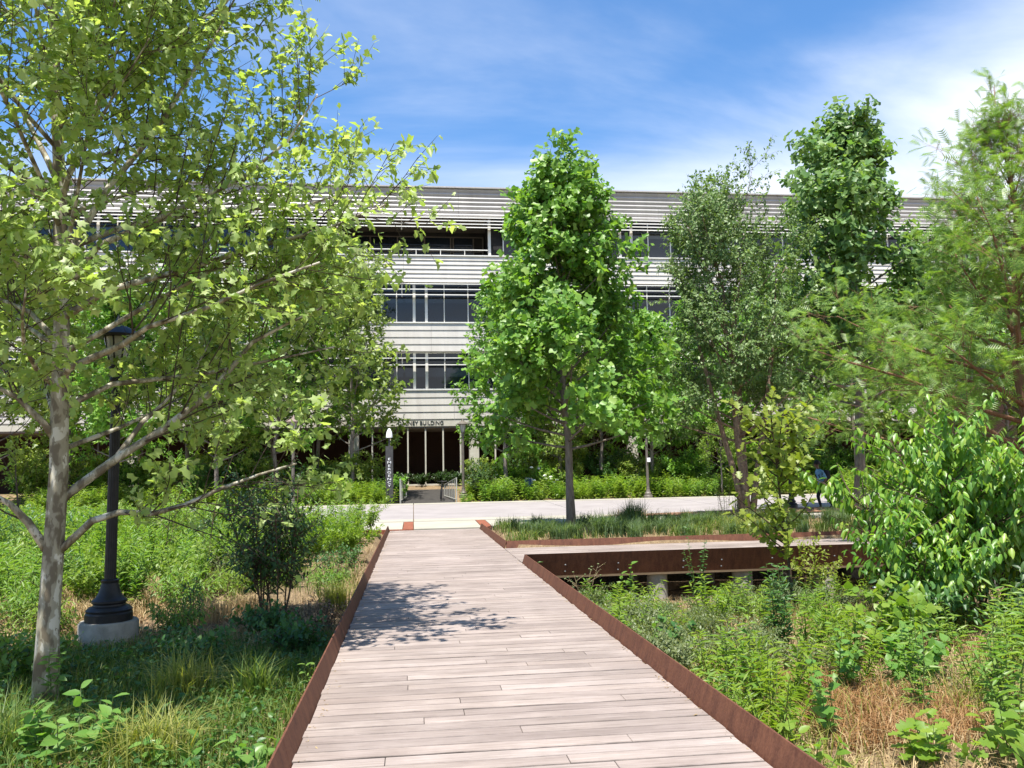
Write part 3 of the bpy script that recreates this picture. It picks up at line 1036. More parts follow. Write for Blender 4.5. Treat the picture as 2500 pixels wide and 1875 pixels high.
# louvre blades in front of the upper glazing
for z in (16.24, 16.44, 16.64, 16.83):
    for a in np.arange(BX0, BX1, 6.2):
        bpart('louvre_blade', 'white_frame', MB().prism_x([(FY - 0.34, z), (FY - 0.335, z + 0.055), (FY - 0.10, z + 0.085), (FY - 0.10, z + 0.05)], a + 0.004, a + 6.196))
for z in (12.12, 12.45, 12.78):
    for a in np.arange(BX0, BX1, 6.2):
        bpart('louvre_blade', 'white_frame', MB().prism_x([(FY - 0.34, z), (FY - 0.335, z + 0.05), (FY - 0.12, z + 0.075), (FY - 0.12, z + 0.045)], a + 0.004, a + 6.196))
for z in (7.95, 8.35):
    for a in np.arange(BX0, BX1, 6.2):
        bpart('louvre_blade', 'white_frame', MB().prism_x([(FY - 0.34, z), (FY - 0.335, z + 0.05), (FY - 0.12, z + 0.075), (FY - 0.12, z + 0.045)], a + 0.004, a + 6.196))
for z0, z1 in ((16.2, 16.93), (12.1, 12.86), (7.93, 8.45)):
    for a in np.arange(BX0, BX1, 6.2):
        bpart('louvre_bracket', 'white_frame', MB().box(a - 0.03, a + 0.03, FY - 0.30, FY + 0.10, z0 - 0.04, z0 - 0.002).box(a - 0.03, a + 0.03, FY - 0.098, FY - 0.01, z0, z1 - 0.08))
# ground floor: recessed brick wall, columns, entrance fins
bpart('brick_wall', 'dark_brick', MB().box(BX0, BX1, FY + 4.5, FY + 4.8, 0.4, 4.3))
for k in range(-4, 6):
    xc = 3.55 + k * 9.55 + (1.0 if k == -1 else 0)
    if k == -1: xc = -3.4
    bpart('column', 'column_concrete', MB().box(xc - 0.28, xc + 0.28, FY - 0.03, FY + 0.5, 0.5, 4.40))
for k in range(-3, 5):
    bpart('fin', 'column_concrete', MB().box(0.72 + k * 1.02 - 0.04, 0.72 + k * 1.02 + 0.04, FY + 0.02, FY + 0.20, 1.061, 4.299))
bpart('plinth', 'column_concrete', MB().box(-3.0, 4.6, FY - 0.15, FY + 0.45, 0.5, 1.06))
for k in range(16):
    xx = -20.2 + k * 2.4
    if -4 < xx < 5: continue
    bpart('fin', 'bronze_paint', MB().box(xx - 0.04, xx + 0.04, FY + 1.2, FY + 1.3, 0.6, 4.299))
# brick arch wing at the far right, under the siding
bpart('brick_wing', 'dark_brick', MB().box(33.0, 37.0, FY - 1.5, FY - 0.2, 0.5, 6.2).box(37.0, 42.0, FY - 1.5, FY - 0.2, 4.6, 6.2).box(42.0, 47.0, FY - 1.5, FY - 0.2, 0.5, 6.2))


def text_mesh(s, size, mat, name, parent, loc, extrude=0.01, rot=(math.pi / 2, 0, 0), space_line=1.0, sx=1.0):
    cu = bpy.data.curves.new(name, 'FONT')
    cu.body = s
    cu.size = size
    cu.extrude = extrude
    cu.align_x = 'CENTER'
    cu.space_line = space_line
    to = bpy.data.objects.new('tmp_text', cu)
    col.objects.link(to)
    dg = bpy.context.evaluated_depsgraph_get()
    me = bpy.data.meshes.new_from_object(to.evaluated_get(dg))
    bpy.data.objects.remove(to)
    me.materials.clear()
    me.materials.append(M[mat])
    o = bpy.data.objects.new(name, me)
    col.objects.link(o)
    o.parent = parent
    o.location = tuple(np.array(loc) - org(parent))
    o.rotation_euler = rot
    o.scale = (sx, 1, 1)
    return o


text_mesh('DALNEY BUILDING', 0.31, 'letter_black', 'lettering', bld, (0.45, FY - 0.075, 4.5))
bld.children[-1]['label'] = 'black capital letters reading DALNEY BUILDING'

gc = empty('steel_column', (29.5, FY - 4, 0.9), 'grey steel column of a bridge behind the dark maple on the right', 'column')
MB().box(29.2, 29.8, FY - 4.3, FY - 3.7, 0.6, 5.2).build('shaft', 'steel_column', gc)
MB().box(29.15, 29.85, FY - 4.35, FY - 3.65, 0.55, 0.78).build('base_plate', 'steel_column', gc)
MB().bar((29.8, FY - 4, 3.6), (31.2, FY - 4, 5.1), 0.18, 0.3).build('brace', 'steel_column', gc)
MB().box(26.0, 34.0, FY - 4.5, FY - 3.5, 5.2, 5.7).build('beam', 'steel_column', gc)

# ------------------------------------------------------------------ lamps
def lamp(label, loc, metal, roofmat, group=None, concrete=0.0, big=False):
    r_ = empty('street_lamp', loc, label, 'street lamp', group)
    x, y, z = loc
    z += concrete
    if concrete:
        o = MB().lathe([(0.345, -0.6), (0.345, concrete - 0.02), (0.33, concrete), (0, concrete)], loc, 40).build('concrete_base', 'footing_concrete', r_)
        shade_auto(o)
    s = 1.0 if big else 0.8
    prof = [(0.275, 0.0), (0.275, 0.09), (0.262, 0.11), (0.27, 0.135), (0.235, 0.17), (0.19, 0.185), (0.185, 0.205), (0.205, 0.225), (0.205, 0.25), (0.17, 0.275), (0.14, 0.32), (0.115, 0.39), (0.098, 0.46), (0.105, 0.475), (0.105, 0.495), (0.085, 0.505)]
    o = MB().lathe([(a * s, b_) for a, b_ in prof], (x, y, z), 32).build('base', metal, r_)
    shade_auto(o, 30)
    n, v = 32, []
    pr = MB()
    a = np.arange(n) / n * 2 * np.pi
    rr = 0.066 * (1 + 0.06 * (np.arange(n) % 2)) * (1 if big else 0.95)
    for zz, k in ((0.5, 1.0), (1.2, 0.96), (2.2, 0.88), (3.02, 0.8)):
        v += list(np.column_stack([x + rr * k * np.cos(a), y + rr * k * np.sin(a), np.full(n, z + zz)]))
    f = [(i * n + j, i * n + (j + 1) % n, (i + 1) * n + (j + 1) % n, (i + 1) * n + j) for i in range(3) for j in range(n)]
    pr.add(v, f)
    pr.build('pole', metal, r_)
    o = MB().lathe([(0.055, 2.98), (0.085, 3.0), (0.085, 3.03), (0.065, 3.06), (0.07, 3.12), (0.10, 3.16), (0.10, 3.2), (0.06, 3.205)], (x, y, z), 24).build('collar', metal, r_)
    shade_auto(o, 30)
    o = MB().lathe([(0.085, 3.2), (0.13, 3.35), (0.165, 3.56), (0.16, 3.57), (0.0, 3.57)], (x, y, z), 16).build('lantern_glass', 'lamp_glass', r_)
    cg = MB()
    for k in range(8):
        t = k / 8 * 2 * math.pi
        c_, s_ = math.cos(t), math.sin(t)
        cg.bar((x + 0.09 * c_, y + 0.09 * s_, z + 3.2), (x + 0.172 * c_, y + 0.172 * s_, z + 3.58), 0.018)
    cg.build('lantern_cage', metal, r_)
    o = MB().lathe([(0.17, 3.572), (0.30, 3.565), (0.305, 3.59), (0.25, 3.63), (0.13, 3.70), (0.07, 3.73), (0.06, 3.76), (0.03, 3.80), (0.012, 3.86), (0, 3.87)], (x, y, z), 28).build('lantern_roof', roofmat, r_)
    shade_auto(o, 30)
    return r_


lamp('black street lamp on a round concrete footing beside the sycamore trunk', (-3.78, 11.0, gzs(-3.78, 11.0)), 'black_iron', 'black_iron', concrete=0.36, big=True)
lamp('bronze street lamp with brown hat, left of the emergency post', (-4.75, 33.6, 0.22), 'bronze_paint', 'lamp_roof')
lamp('bronze street lamp standing by the right handrail', (2.42, 40.2, 0.45), 'bronze_paint', 'bronze_paint')
fl_ = lamp('bronze street lamp with a small white box on its pole, right of the middle tree', (11.1, 38.3, 0.27), 'bronze_paint', 'bronze_paint')
MB().box(11.1 - 0.03, 11.1 + 0.12, 38.14, 38.22, 2.0, 2.2).build('white_box', 'white_plastic', fl_)
lamp('dark street lamp half hidden behind the yellow sapling', (13.9, 29.2, 0.12), 'black_iron', 'black_iron')

# ------------------------------------------------------------------ emergency post, rails, bicycle, small sign
ep = empty('emergency_post', (-1.1, 38.6, 0.3), 'dark grey emergency call post with white lettering and white lamp on top', 'post')
MB().box(-1.27, -0.93, 38.45, 38.75, 0.2, 2.95).build('column', 'post_grey', ep)
MB().box(-1.14, -1.06, 38.56, 38.64, 2.95, 3.35).build('lamp_neck', 'post_grey', ep)
o = MB().lathe([(0.0, 3.34), (0.15, 3.345), (0.155, 3.40), (0.12, 3.62), (0.05, 3.76), (0.0, 3.78)], (-1.1, 38.6, 0), 20).build('lamp_dome', 'white_plastic', ep)
shade_auto(o)
tx = text_mesh('E\nM\nE\nR\nG\nE\nN\nC\nY', 0.15, 'letter_white', 'lettering', ep, (-1.1, 38.43, 2.30), 0.006, space_line=1.02, sx=1.7)
tx['label'] = 'white capital letters reading EMERGENCY down the post'


def handrail(label, a, b_, za, zb, ha, hb):
    r_ = empty('handrail', (a[0], a[1], za), label, 'handrail')
    n = 8
    for k in range(n):
        t = k / (n - 1)
        x, y = a[0] + (b_[0] - a[0]) * t, a[1] + (b_[1] - a[1]) * t
        z, h = za + (zb - za) * t, ha + (hb - ha) * t
        MB().tube([(x, y, z - 0.1), (x, y, z + h)], 0.028 if k in (0, n - 1) else 0.016, 8).build('post', 'galvanised', r_)
    for q_ in (1.0, 0.12):
        MB().tube([(a[0], a[1], za + ha * q_), (b_[0], b_[1], zb + hb * q_)], 0.026, 8).build('rail', 'galvanised', r_)


handrail('metal handrail on the left of the entrance walkway', (-0.6, 38.2), (-0.35, 41.4), 0.3, 0.46, 1.12, 0.62)
handrail('metal handrail on the right of the entrance walkway', (1.98, 38.2), (1.55, 41.4), 0.3, 0.46, 1.12, 0.62)

bk = empty('bicycle', (1.32, 39.6, 0.4), 'small dark bicycle leaning at the right handrail', 'bicycle')


def wheel(c, r_=0.31):
    a = np.linspace(0, 2 * np.pi, 25)
    p = np.column_stack([np.full(25, c[0]) + 0.12 * np.sin(a) * 0.3, c[1] + r_ * np.cos(a), c[2] + r_ * np.sin(a)])
    w = MB().tube(p, 0.022, 6).build('wheel', 'rubber', bk)
    sp_ = MB()
    for k in range(8):
        t = k / 8 * 2 * math.pi
        sp_.bar(c, (c[0] + 0.036 * math.sin(t), c[1] + 0.29 * math.cos(t), c[2] + 0.29 * math.sin(t)), 0.006)
    sp_.build('spokes', 'galvanised', w)


wheel((1.32, 39.1, 0.69))
wheel((1.32, 40.1, 0.74))
fr = MB()
for a, b_ in (((1.32, 39.1, .69), (1.35, 39.25, 1.2)), ((1.35, 39.25, 1.2), (1.34, 39.62, .72)), ((1.35, 39.28, 1.1), (1.36, 39.8, 1.12)), ((1.34, 39.62, .72), (1.37, 39.83, 1.25)), ((1.34, 39.62, .72), (1.32, 40.1, .74)), ((1.36, 39.8, 1.12), (1.32, 40.1, .74))):
    fr.tube([a, b_], 0.018, 8)
fr.build('frame', 'black_iron', bk)
MB().tube([(1.12, 39.22, 1.28), (1.35, 39.25, 1.25), (1.58, 39.22, 1.28)], 0.014, 8).build('handlebar', 'black_iron', bk)
MB().lathe([(0.0, 0), (0.07, 0.01), (0.075, 0.04), (0.03, 0.06), (0, 0.06)], (1.37, 39.84, 1.25), 12).build('saddle', 'rubber', bk)

sg = empty('bed_sign', (5.55, 40.0, 0.5), 'small dark blue sign on a white frame in the planting bed', 'sign')
MB().box(5.4, 5.75, 39.99, 40.01, 0.82, 1.3).build('panel', 'sign_blue', sg)
MB().tube([(5.77, 40, 0.3), (5.77, 40, 1.33), (5.45, 40, 1.33)], 0.014, 6).build('frame', 'white_frame', sg)

# ------------------------------------------------------------------ grasses and herbs
def blades(rng, pos, h, lean, w):
    n = len(pos)
    az = rng.uniform(0, 2 * np.pi, n)
    d = np.column_stack([np.cos(az), np.sin(az), np.zeros(n)])
    s = np.column_stack([-np.sin(az), np.cos(az), np.zeros(n)]) * (w[:, None] / 2)
    zz = np.array([0, 0, 1.0])
    p1 = pos + zz * (h * 0.55)[:, None] + d * (h * lean * 0.3)[:, None]
    p2 = pos + zz * (h * (1 - 0.35 * lean))[:, None] + d * (h * lean)[:, None]
    v = np.stack([pos - s, pos + s, p1 - s * 0.75, p1 + s * 0.75, p2], 1).reshape(-1, 3)
    k = (np.arange(n) * 5)[:, None, None]
    f = np.array([(0, 1, 3), (0, 3, 2), (2, 3, 4)])[None] + k
    return v, f.reshape(-1, 3)


def grass_field(name, label, n, xr, yr, h, mat, seed, dens=None, w=0.008, lean=0.5, clump=0):
    rng = np.random.default_rng(seed)
    x, y = rng.uniform(*xr, n), rng.uniform(*yr, n)
    if clump:
        c = rng.integers(0, clump, n)
        cx, cy = rng.uniform(*xr, clump), rng.uniform(*yr, clump)
        x, y = cx[c] + rng.normal(0, 0.07, n), cy[c] + rng.normal(0, 0.07, n)
    keep = (x / np.maximum(y, 1) > -0.50) & (x / np.maximum(y, 1) < 0.85) & ~((x > -0.85) & (x < 2.1) & (y < 24.5)) & (x > xr[0] - 0.2) & (x < xr[1] + 0.2)
    if dens is not None:
        keep &= rng.uniform(0, 1, n) < dens(x, y)
    x, y = x[keep], y[keep]
    n = len(x)
    pos = np.column_stack([x, y, gz(x, y) - 0.01])
    v, f = blades(rng, pos, h * rng.uniform(0.45, 1.3, n), lean * rng.uniform(0.2, 1.5, n), w * rng.uniform(0.6, 1.5, n))
    o = link_mesh(name, make_mesh(name, v, [f]), mat)
    return tag(o, label, 'grass', kind='stuff')


def patch(fx, fy, ph, th):
    return lambda x, y: np.clip((np.sin(x * fx + ph) + np.sin(y * fy + ph * 1.7) + np.sin((x + y) * fx * 0.6 + ph * 2.3) - th) * 1.5 + 0.5, 0, 1)


def tuft(label, x, y, n, h, mat, seed, lean=0.7, spread=0.09, w=0.008, z=None, group=None):
    rng = np.random.default_rng(seed)
    z = gzs(x, y) if z is None else z
    r_ = rng.normal(0, spread, (n, 2))
    pos = np.column_stack([x + r_[:, 0], y + r_[:, 1], np.full(n, z - 0.02)])
    v, f = blades(rng, pos, h * rng.uniform(0.5, 1.15, n), lean * rng.uniform(0.1, 1.4, n), w * rng.uniform(0.6, 1.4, n))
    o = link_mesh('grass_tuft', make_mesh('grass_tuft', v - np.array([x, y, z]), [f]), mat)
    o.location = (x, y, z)
    return tag(o, label, 'grass tuft', group)


def plant(name, label, loc, h, nst, spread, leaf, lsize, mat, seed, lps=22, start=0.1, parts=0, stem='stem_green', group=None, cat='plant',
          splay=0.25, droop=0.2, nup=1.0, nout=0.25, taper=0.5, sr=0.006, branch=0, up=0.4, whorl=0.55, flowers=0, fmat='flower_white', fsize=0.02, bend=0.06, merge=False):
    """stems leaving one root, leaves up each stem (and on side shoots)"""
    rng = np.random.default_rng(seed)
    loc = np.array(loc, float)
    root = empty(name, tuple(loc), label, cat, group)
    lp, ld, lsz, tips = [], [], [], []
    allst = MB()
    for s in range(nst):
        az = rng.uniform(0, 2 * np.pi)
        rr = rng.uniform(0, spread) * 0.35
        d = norm(np.array([math.cos(az) * splay * rng.uniform(0.2, 1.2), math.sin(az) * splay * rng.uniform(0.2, 1.2), 1.0]))
        L = h * rng.uniform(0.55 if nst > 8 else 0.7, 1.06)
        p = curve_pts(loc + np.array([math.cos(az) * rr, math.sin(az) * rr, -0.03]), d, L, rng, 6, 0.1, bend)
        sm = (allst if merge else MB()).tube(p, np.linspace(sr, sr * 0.35, 6), 5)
        axes = [(p, lps, start)]
        for b_ in range(branch):
            t = rng.uniform(0.25, 0.92)
            q, dq, _ = interp_poly(p, t)
            a2 = rng.uniform(0, 2 * np.pi)
            d2 = norm(np.array([math.cos(a2), math.sin(a2), up]) + dq * 0.3)
            L2 = spread * rng.uniform(0.5, 1.1) * (1.15 - taper * t)
            bp = curve_pts(q, d2, L2, rng, 4, 0.1, 0.08)
            sm.tube(bp, np.linspace(sr * 0.5, sr * 0.2, 4), 4)
            axes.append((bp, max(3, int(lps * 0.6)), 0.15))
            tips.append(bp[-1])
        tips.append(p[-1])
        if not merge:
            sm.build('stem', stem, root)
        for pp, nl, st in axes:
            for k in range(nl):
                t = st + (1 - st) * (k + rng.uniform(0, 1)) / nl
                q, dq, _ = interp_poly(pp, min(t, 0.999))
                a2 = k * 2.4 + rng.uniform(-0.5, 0.5)
                sd = norm(np.cross(dq, np.array([math.cos(a2), math.sin(a2), 0.3])))
                lp.append(q)
                ld.append(dq * (1 - whorl) + sd * whorl * 1.3)
                lsz.append(lsize * (1 - taper * 0.6 * abs(t - 0.35)) * rng.uniform(0.65, 1.2))
    if merge:
        allst.build('stems', stem, root)
    pos, dr, sz = np.array(lp), np.array(ld), np.array(lsz)
    n = len(pos)
    ax = norm(dr + rng.normal(0, 0.15, (n, 3)) + np.array([0, 0, -droop]))
    nr = np.array([-0.1, -0.3, nup]) + norm(dr) * nout + rng.normal(0, 0.25, (n, 3))
    leaves_for(leaf, (pos, ax, nr, sz), mat, root, min(parts, n), 'foliage')
    for k in range(min(flowers, len(tips))):
        c = tips[-1 - k]
        o = MB().lathe([(0.0, -fsize * .5), (fsize * 0.8, -fsize * 0.3), (fsize, 0.0), (fsize * .6, fsize * .45), (0, fsize * .6)], c, 8).build('flower', fmat, root, smooth=True)
    return root


# broad ground cover
grass_field('grass', 'green grass and low weeds in the shade below the sycamore', 22000, (-5.5, -0.95), (5.2, 11.0), 0.26, 'grass_green', 11, None, 0.010, 0.6)
grass_field('meadow_grass', 'green meadow grass left of the boardwalk', 34000, (-13, -0.95), (11, 24.2), 0.24, 'grass_green', 12, patch(0.9, 0.8, 0.4, 0.2), 0.010, 0.6)
grass_field('dry_grass', 'straw coloured dry grass left of the boardwalk', 20000, (-8, -0.95), (6, 22), 0.17, 'grass_straw', 13, patch(1.2, 0.9, 2.4, 0.1), 0.008, 1.0)
grass_field('dry_grass', 'straw coloured dry thatch right of the boardwalk', 26000, (2.1, 8.5), (4.4, 14.7), 0.20, 'grass_straw', 14, None, 0.008, 1.1)
grass_field('rust_grass', 'rusty brown dry weeds in the right basin', 14000, (3.3, 6.5), (6.2, 9.6), 0.24, 'grass_rust', 15, patch(1.9, 1.7, 0.9, 0.1), 0.008, 0.8)
grass_field('pink_grass', 'pinkish seeding grass near the side boardwalk', 16000, (2.4, 8.5), (10.0, 14.0), 0.30, 'grass_pink', 16, patch(1.1, 1.0, 0.2, -0.2), 0.007, 0.5)
grass_field('basin_grass', 'green grass blades scattered in the right basin', 20000, (2.1, 9), (4.4, 14.7), 0.30, 'grass_yellow', 17, patch(1.7, 1.3, 3.3, 0.3), 0.010, 0.7)
grass_field('planter_grass', 'bluish ornamental grass in the raised planter beyond the side boardwalk', 12000, (2.0, 13), (18.0, 24.2), 0.42, 'grass_blue', 18, None, 0.014, 0.6, clump=75)
grass_field('planter_blades', 'fresh green grass in the raised planter', 12000, (2.0, 15), (18.0, 24.2), 0.34, 'grass_green', 28, patch(0.8, 1.1, 0.3, -0.2), 0.014, 0.7, clump=400)
grass_field('meadow_straw', 'tall mixed straw and green blades behind the lamp', 30000, (-9, -0.95), (10.5, 16.5), 0.26, 'grass_straw', 31, patch(1.0, 1.2, 1.1, 0.0), 0.010, 0.6)
grass_field('planter_thatch', 'dry thatch in the raised planter', 7000, (2.0, 17), (18.0, 24.2), 0.16, 'grass_straw', 19, None, 0.01, 0.9)


def ground_leaves(name, label, n, xr, yr, tmpl, size, mat, seed, hz=(0.02, 0.2), dens=None):
    rng = np.random.default_rng(seed)
    x, y = rng.uniform(*xr, n), rng.uniform(*yr, n)
    keep = (x / np.maximum(y, 1) > -0.50) & (x / np.maximum(y, 1) < 0.85) & ~((x > -0.85) & (x < 2.1) & (y < 24.5))
    if dens is not None:
        keep &= rng.uniform(0, 1, n) < dens(x, y)
    x, y = x[keep], y[keep]
    n = len(x)
    pos = np.column_stack([x, y, gz(x, y) + rng.uniform(*hz, n)])
    ax = norm(rng.normal(0, 1, (n, 3)) * (1, 1, 0.4))
    nr = np.array([0, 0, 1.0]) + rng.normal(0, 0.4, (n, 3))
    v, f = leaf_arrays(tmpl, pos, ax, nr, size * rng.uniform(0.6, 1.3, n))
    o = link_mesh(name, make_mesh(name, v, [f]), mat)
    return tag(o, label, 'ground cover', kind='stuff')


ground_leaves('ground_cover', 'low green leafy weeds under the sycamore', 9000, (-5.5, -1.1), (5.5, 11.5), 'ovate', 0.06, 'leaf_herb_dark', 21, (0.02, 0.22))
ground_leaves('leaf_litter', 'brown fallen leaves on the shaded left ground', 5000, (-6, -1.0), (5.5, 14), 'diamond', 0.07, 'leaf_litter', 22, (0.0, 0.04))
ground_leaves('ground_cover', 'small leafy weeds across the right basin', 9000, (2.2, 9), (4.6, 14.6), 'diamond', 0.055, 'leaf_herb', 23, (0.02, 0.22), patch(1.3, 1.5, 1.0, 0.2))
ground_leaves('leaf_litter', 'brown fallen leaves in the right basin', 4000, (2.2, 9), (4.6, 17), 'diamond', 0.06, 'leaf_litter', 24, (0.0, 0.04))

rngd = np.random.default_rng(77)
dn = 420
dy_ = rngd.uniform(4.3, 24, dn)
dx_ = np.where(rngd.uniform(0, 1, dn) < 0.5, XL + 0.02 + np.abs(rngd.normal(0, 0.03, dn)), XR - 0.02 - np.abs(rngd.normal(0, 0.03, dn)))
dpos = np.column_stack([dx_, dy_, np.full(dn, 0.006)])
dax = norm(rngd.normal(0, 1, (dn, 3)) * (1, 1, 0.15))
dv, df = leaf_arrays('lance', dpos, dax, np.array([0, 0, 1.0]) + rngd.normal(0, 0.3, (dn, 3)), rngd.uniform(0.012, 0.04, dn))
tag(link_mesh('leaf_debris', make_mesh('leaf_debris', dv, [df]), 'grass_straw'), 'dry leaf debris along the boardwalk edges', 'debris', kind='stuff')

# herb prototypes, copied for the beds
def herb_copies(protos, spots, label, group, srange=(0.8, 1.25), seed=0):
    rng = np.random.default_rng(seed)
    used = set()
    for k, (x, y) in enumerate(spots):
        pi = int(rng.integers(0, len(protos)))
        p = protos[pi]
        s = rng.uniform(*srange)
        place_copy(p, (x, y, gzs(x, y)), rng.uniform(0, 6.28), s, label, group, first=pi not in used)
        used.add(pi)
    for i, p in enumerate(protos):
        if i not in used:
            for ch in list(p.children):
                bpy.data.objects.remove(ch)
            bpy.data.objects.remove(p)


def scatter(seed, n, xr, yr, mind, ok=None):
    rng = np.random.default_rng(seed)
    out_ = []
    for _ in range(n * 40):
        x, y = rng.uniform(*xr), rng.uniform(*yr)
        if x / y < -0.49 or x / y > 0.86:
            continue
        if ok and not ok(x, y):
            continue
        if all((x - a) ** 2 + (y - b_) ** 2 > mind ** 2 for a, b_ in out_):
            out_.append((x, y))
            if len(out_) >= n:
                break
    return out_


def zoned(protos, spots, zones, group, srange, seed):
    """give each herb the label of the zone it stands in"""
    rng = np.random.default_rng(seed)
    used = set()
    for x, y in spots:
        pi = int(rng.integers(0, len(protos)))
        lab = next(l for test, l in zones if test(x, y))
        place_copy(protos[pi], (x, y, gzs(x, y)), rng.uniform(0, 6.28), rng.uniform(*srange), lab, group + ', ' + lab.split(' herb ')[-1].split(' weed ')[-1].split(' shrub ')[-1], first=pi not in used)
        used.add(pi)


G = [plant('goldenrod', None, (0, 0, 0), 0.9, 13, 0.5, 'lance', 0.15, 'leaf_herb', 30 + k, lps=40, splay=0.42, droop=0.1, group='x', merge=True) for k in range(3)]
zoned(G, scatter(1, 105, (-12.5, -1.2), (12.6, 24.0), 0.5, lambda x, y: (y > 15.0 or x < -4.2) and not (x > -2.0 and y < 18) and not (abs(x + 3.78) < 0.7 and y < 13.5)),
      [(lambda x, y: y > 20 and x > -6, 'light green meadow herb near the path left of the boardwalk end'),
       (lambda x, y: x > -4.2, 'light green meadow herb behind the dark many stemmed shrub'),
       (lambda x, y: y < 17, 'light green meadow herb just behind the lamp footing'),
       (lambda x, y: True, 'light green meadow herb at the left picture edge')], 'meadow herbs', (0.75, 1.3), 2)
G = [plant('meadow_weed', None, (0, 0, 0), 0.85, 12, 0.5, 'diamond', 0.085, 'leaf_herb_yellow', 40 + k, lps=30, splay=0.45, branch=4, group='x', merge=True) for k in range(2)]
zoned(G, scatter(5, 60, (-14, -1.3), (14, 27.1), 0.7, lambda x, y: (y < 23.9 or x < -5.6) and (y > 17.5 or x < -3.2)),
      [(lambda x, y: y > 20 and x > -6, 'yellow green bushy weed near the path left of the boardwalk end'),
       (lambda x, y: x > -6, 'yellow green bushy weed between lamp and dark shrub'),
       (lambda x, y: True, 'yellow green bushy weed at the left picture edge')], 'yellow green weeds', (0.8, 1.35), 3)
G = [plant('bed_herb', None, (0, 0, 0), 0.9, 15, 0.5, 'lance', 0.2, 'leaf_herb_yellow', 50 + k, lps=30, splay=0.42, group='x', merge=True) for k in range(2)]
G += [plant('bed_herb', None, (0, 0, 0), 0.9, 15, 0.5, 'lance', 0.2, 'leaf_herb', 55, lps=30, splay=0.42, group='x', merge=True)]
zoned(G, scatter(6, 190, (-17, 33), (38.5, 40.8), 0.52, lambda x, y: not (-1.2 < x < 2.5)),
      [(lambda x, y: x < -1, 'bright green herb along the far path edge left of the emergency post'),
       (lambda x, y: x < 11, 'bright green herb along the far path edge behind the middle tree'),
       (lambda x, y: True, 'bright green herb along the far path edge right of the bronze lamp')], 'far edge herbs', (0.85, 1.4), 4)
G = [plant('bed_shrub', None, (0, 0, 0), 1.9, 10, 0.9, 'diamond', 0.17, mt, 60 + k, lps=26, splay=0.45, branch=6, stem='stem_brown', group='x', cat='shrub', merge=True) for k, mt in enumerate(('leaf_bed', 'leaf_bed_olive', 'leaf_herb_dark'))]
zoned(G, scatter(7, 84, (-19, 35), (40.9, 46.0), 1.0, lambda x, y: not (-2.2 < x < 3.4)),
      [(lambda x, y: x < -2, 'green leafy shrub before the building left of the entrance'),
       (lambda x, y: x < 11, 'green leafy shrub before the building behind the middle tree'),
       (lambda x, y: True, 'green leafy shrub before the building at the right')], 'bed shrubs', (0.8, 1.5), 5)
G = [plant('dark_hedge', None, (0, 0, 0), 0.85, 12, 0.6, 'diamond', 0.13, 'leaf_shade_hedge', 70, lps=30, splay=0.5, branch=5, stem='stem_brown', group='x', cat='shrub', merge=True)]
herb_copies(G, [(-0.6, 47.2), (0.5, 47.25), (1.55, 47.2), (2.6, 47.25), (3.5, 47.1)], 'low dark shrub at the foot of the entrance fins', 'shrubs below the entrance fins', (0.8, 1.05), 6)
P0 = lambda *a, **k: plant(*a, **k)
P0('entrance_shrub', 'dark green shrub right of the right handrail', (3.1, 39.8, 0.4), 1.9, 12, 0.8, 'diamond', 0.14, 'leaf_dark_shrub', 75, lps=26, splay=0.4, branch=7, stem='stem_brown', cat='shrub', merge=True)
P0('entrance_shrub', 'tall leafy stalks left of the left handrail', (-1.25, 39.2, 0.35), 1.2, 14, 0.5, 'lance', 0.2, 'leaf_herb_dark', 76, lps=26, splay=0.3, cat='shrub', merge=True)
P0('entrance_shrub', 'bright leafy shrub beside the foot of the emergency post', (-0.55, 39.6, 0.4), 1.35, 8, 0.5, 'lobe', 0.2, 'leaf_bed', 77, lps=16, splay=0.35, branch=3, cat='shrub', merge=True)
P0('hydrangea_shrub', 'shrub with pale flower cones behind the middle tree trunk', (6.4, 40.4, 0.45), 1.6, 14, 0.8, 'lobe', 0.24, 'leaf_herb_yellow', 78, lps=16, splay=0.6, branch=2, cat='shrub', flowers=16, fsize=0.1, merge=True)
ground_leaves('ground_cover', 'low green ground cover in the bed before the building', 16000, (-20, 36), (38.3, 47.4), 'diamond', 0.16, 'leaf_bed_olive', 25, (0.02, 0.3), lambda x, y: np.where((x > -1.2) & (x < 2.4), 0, 1.0))

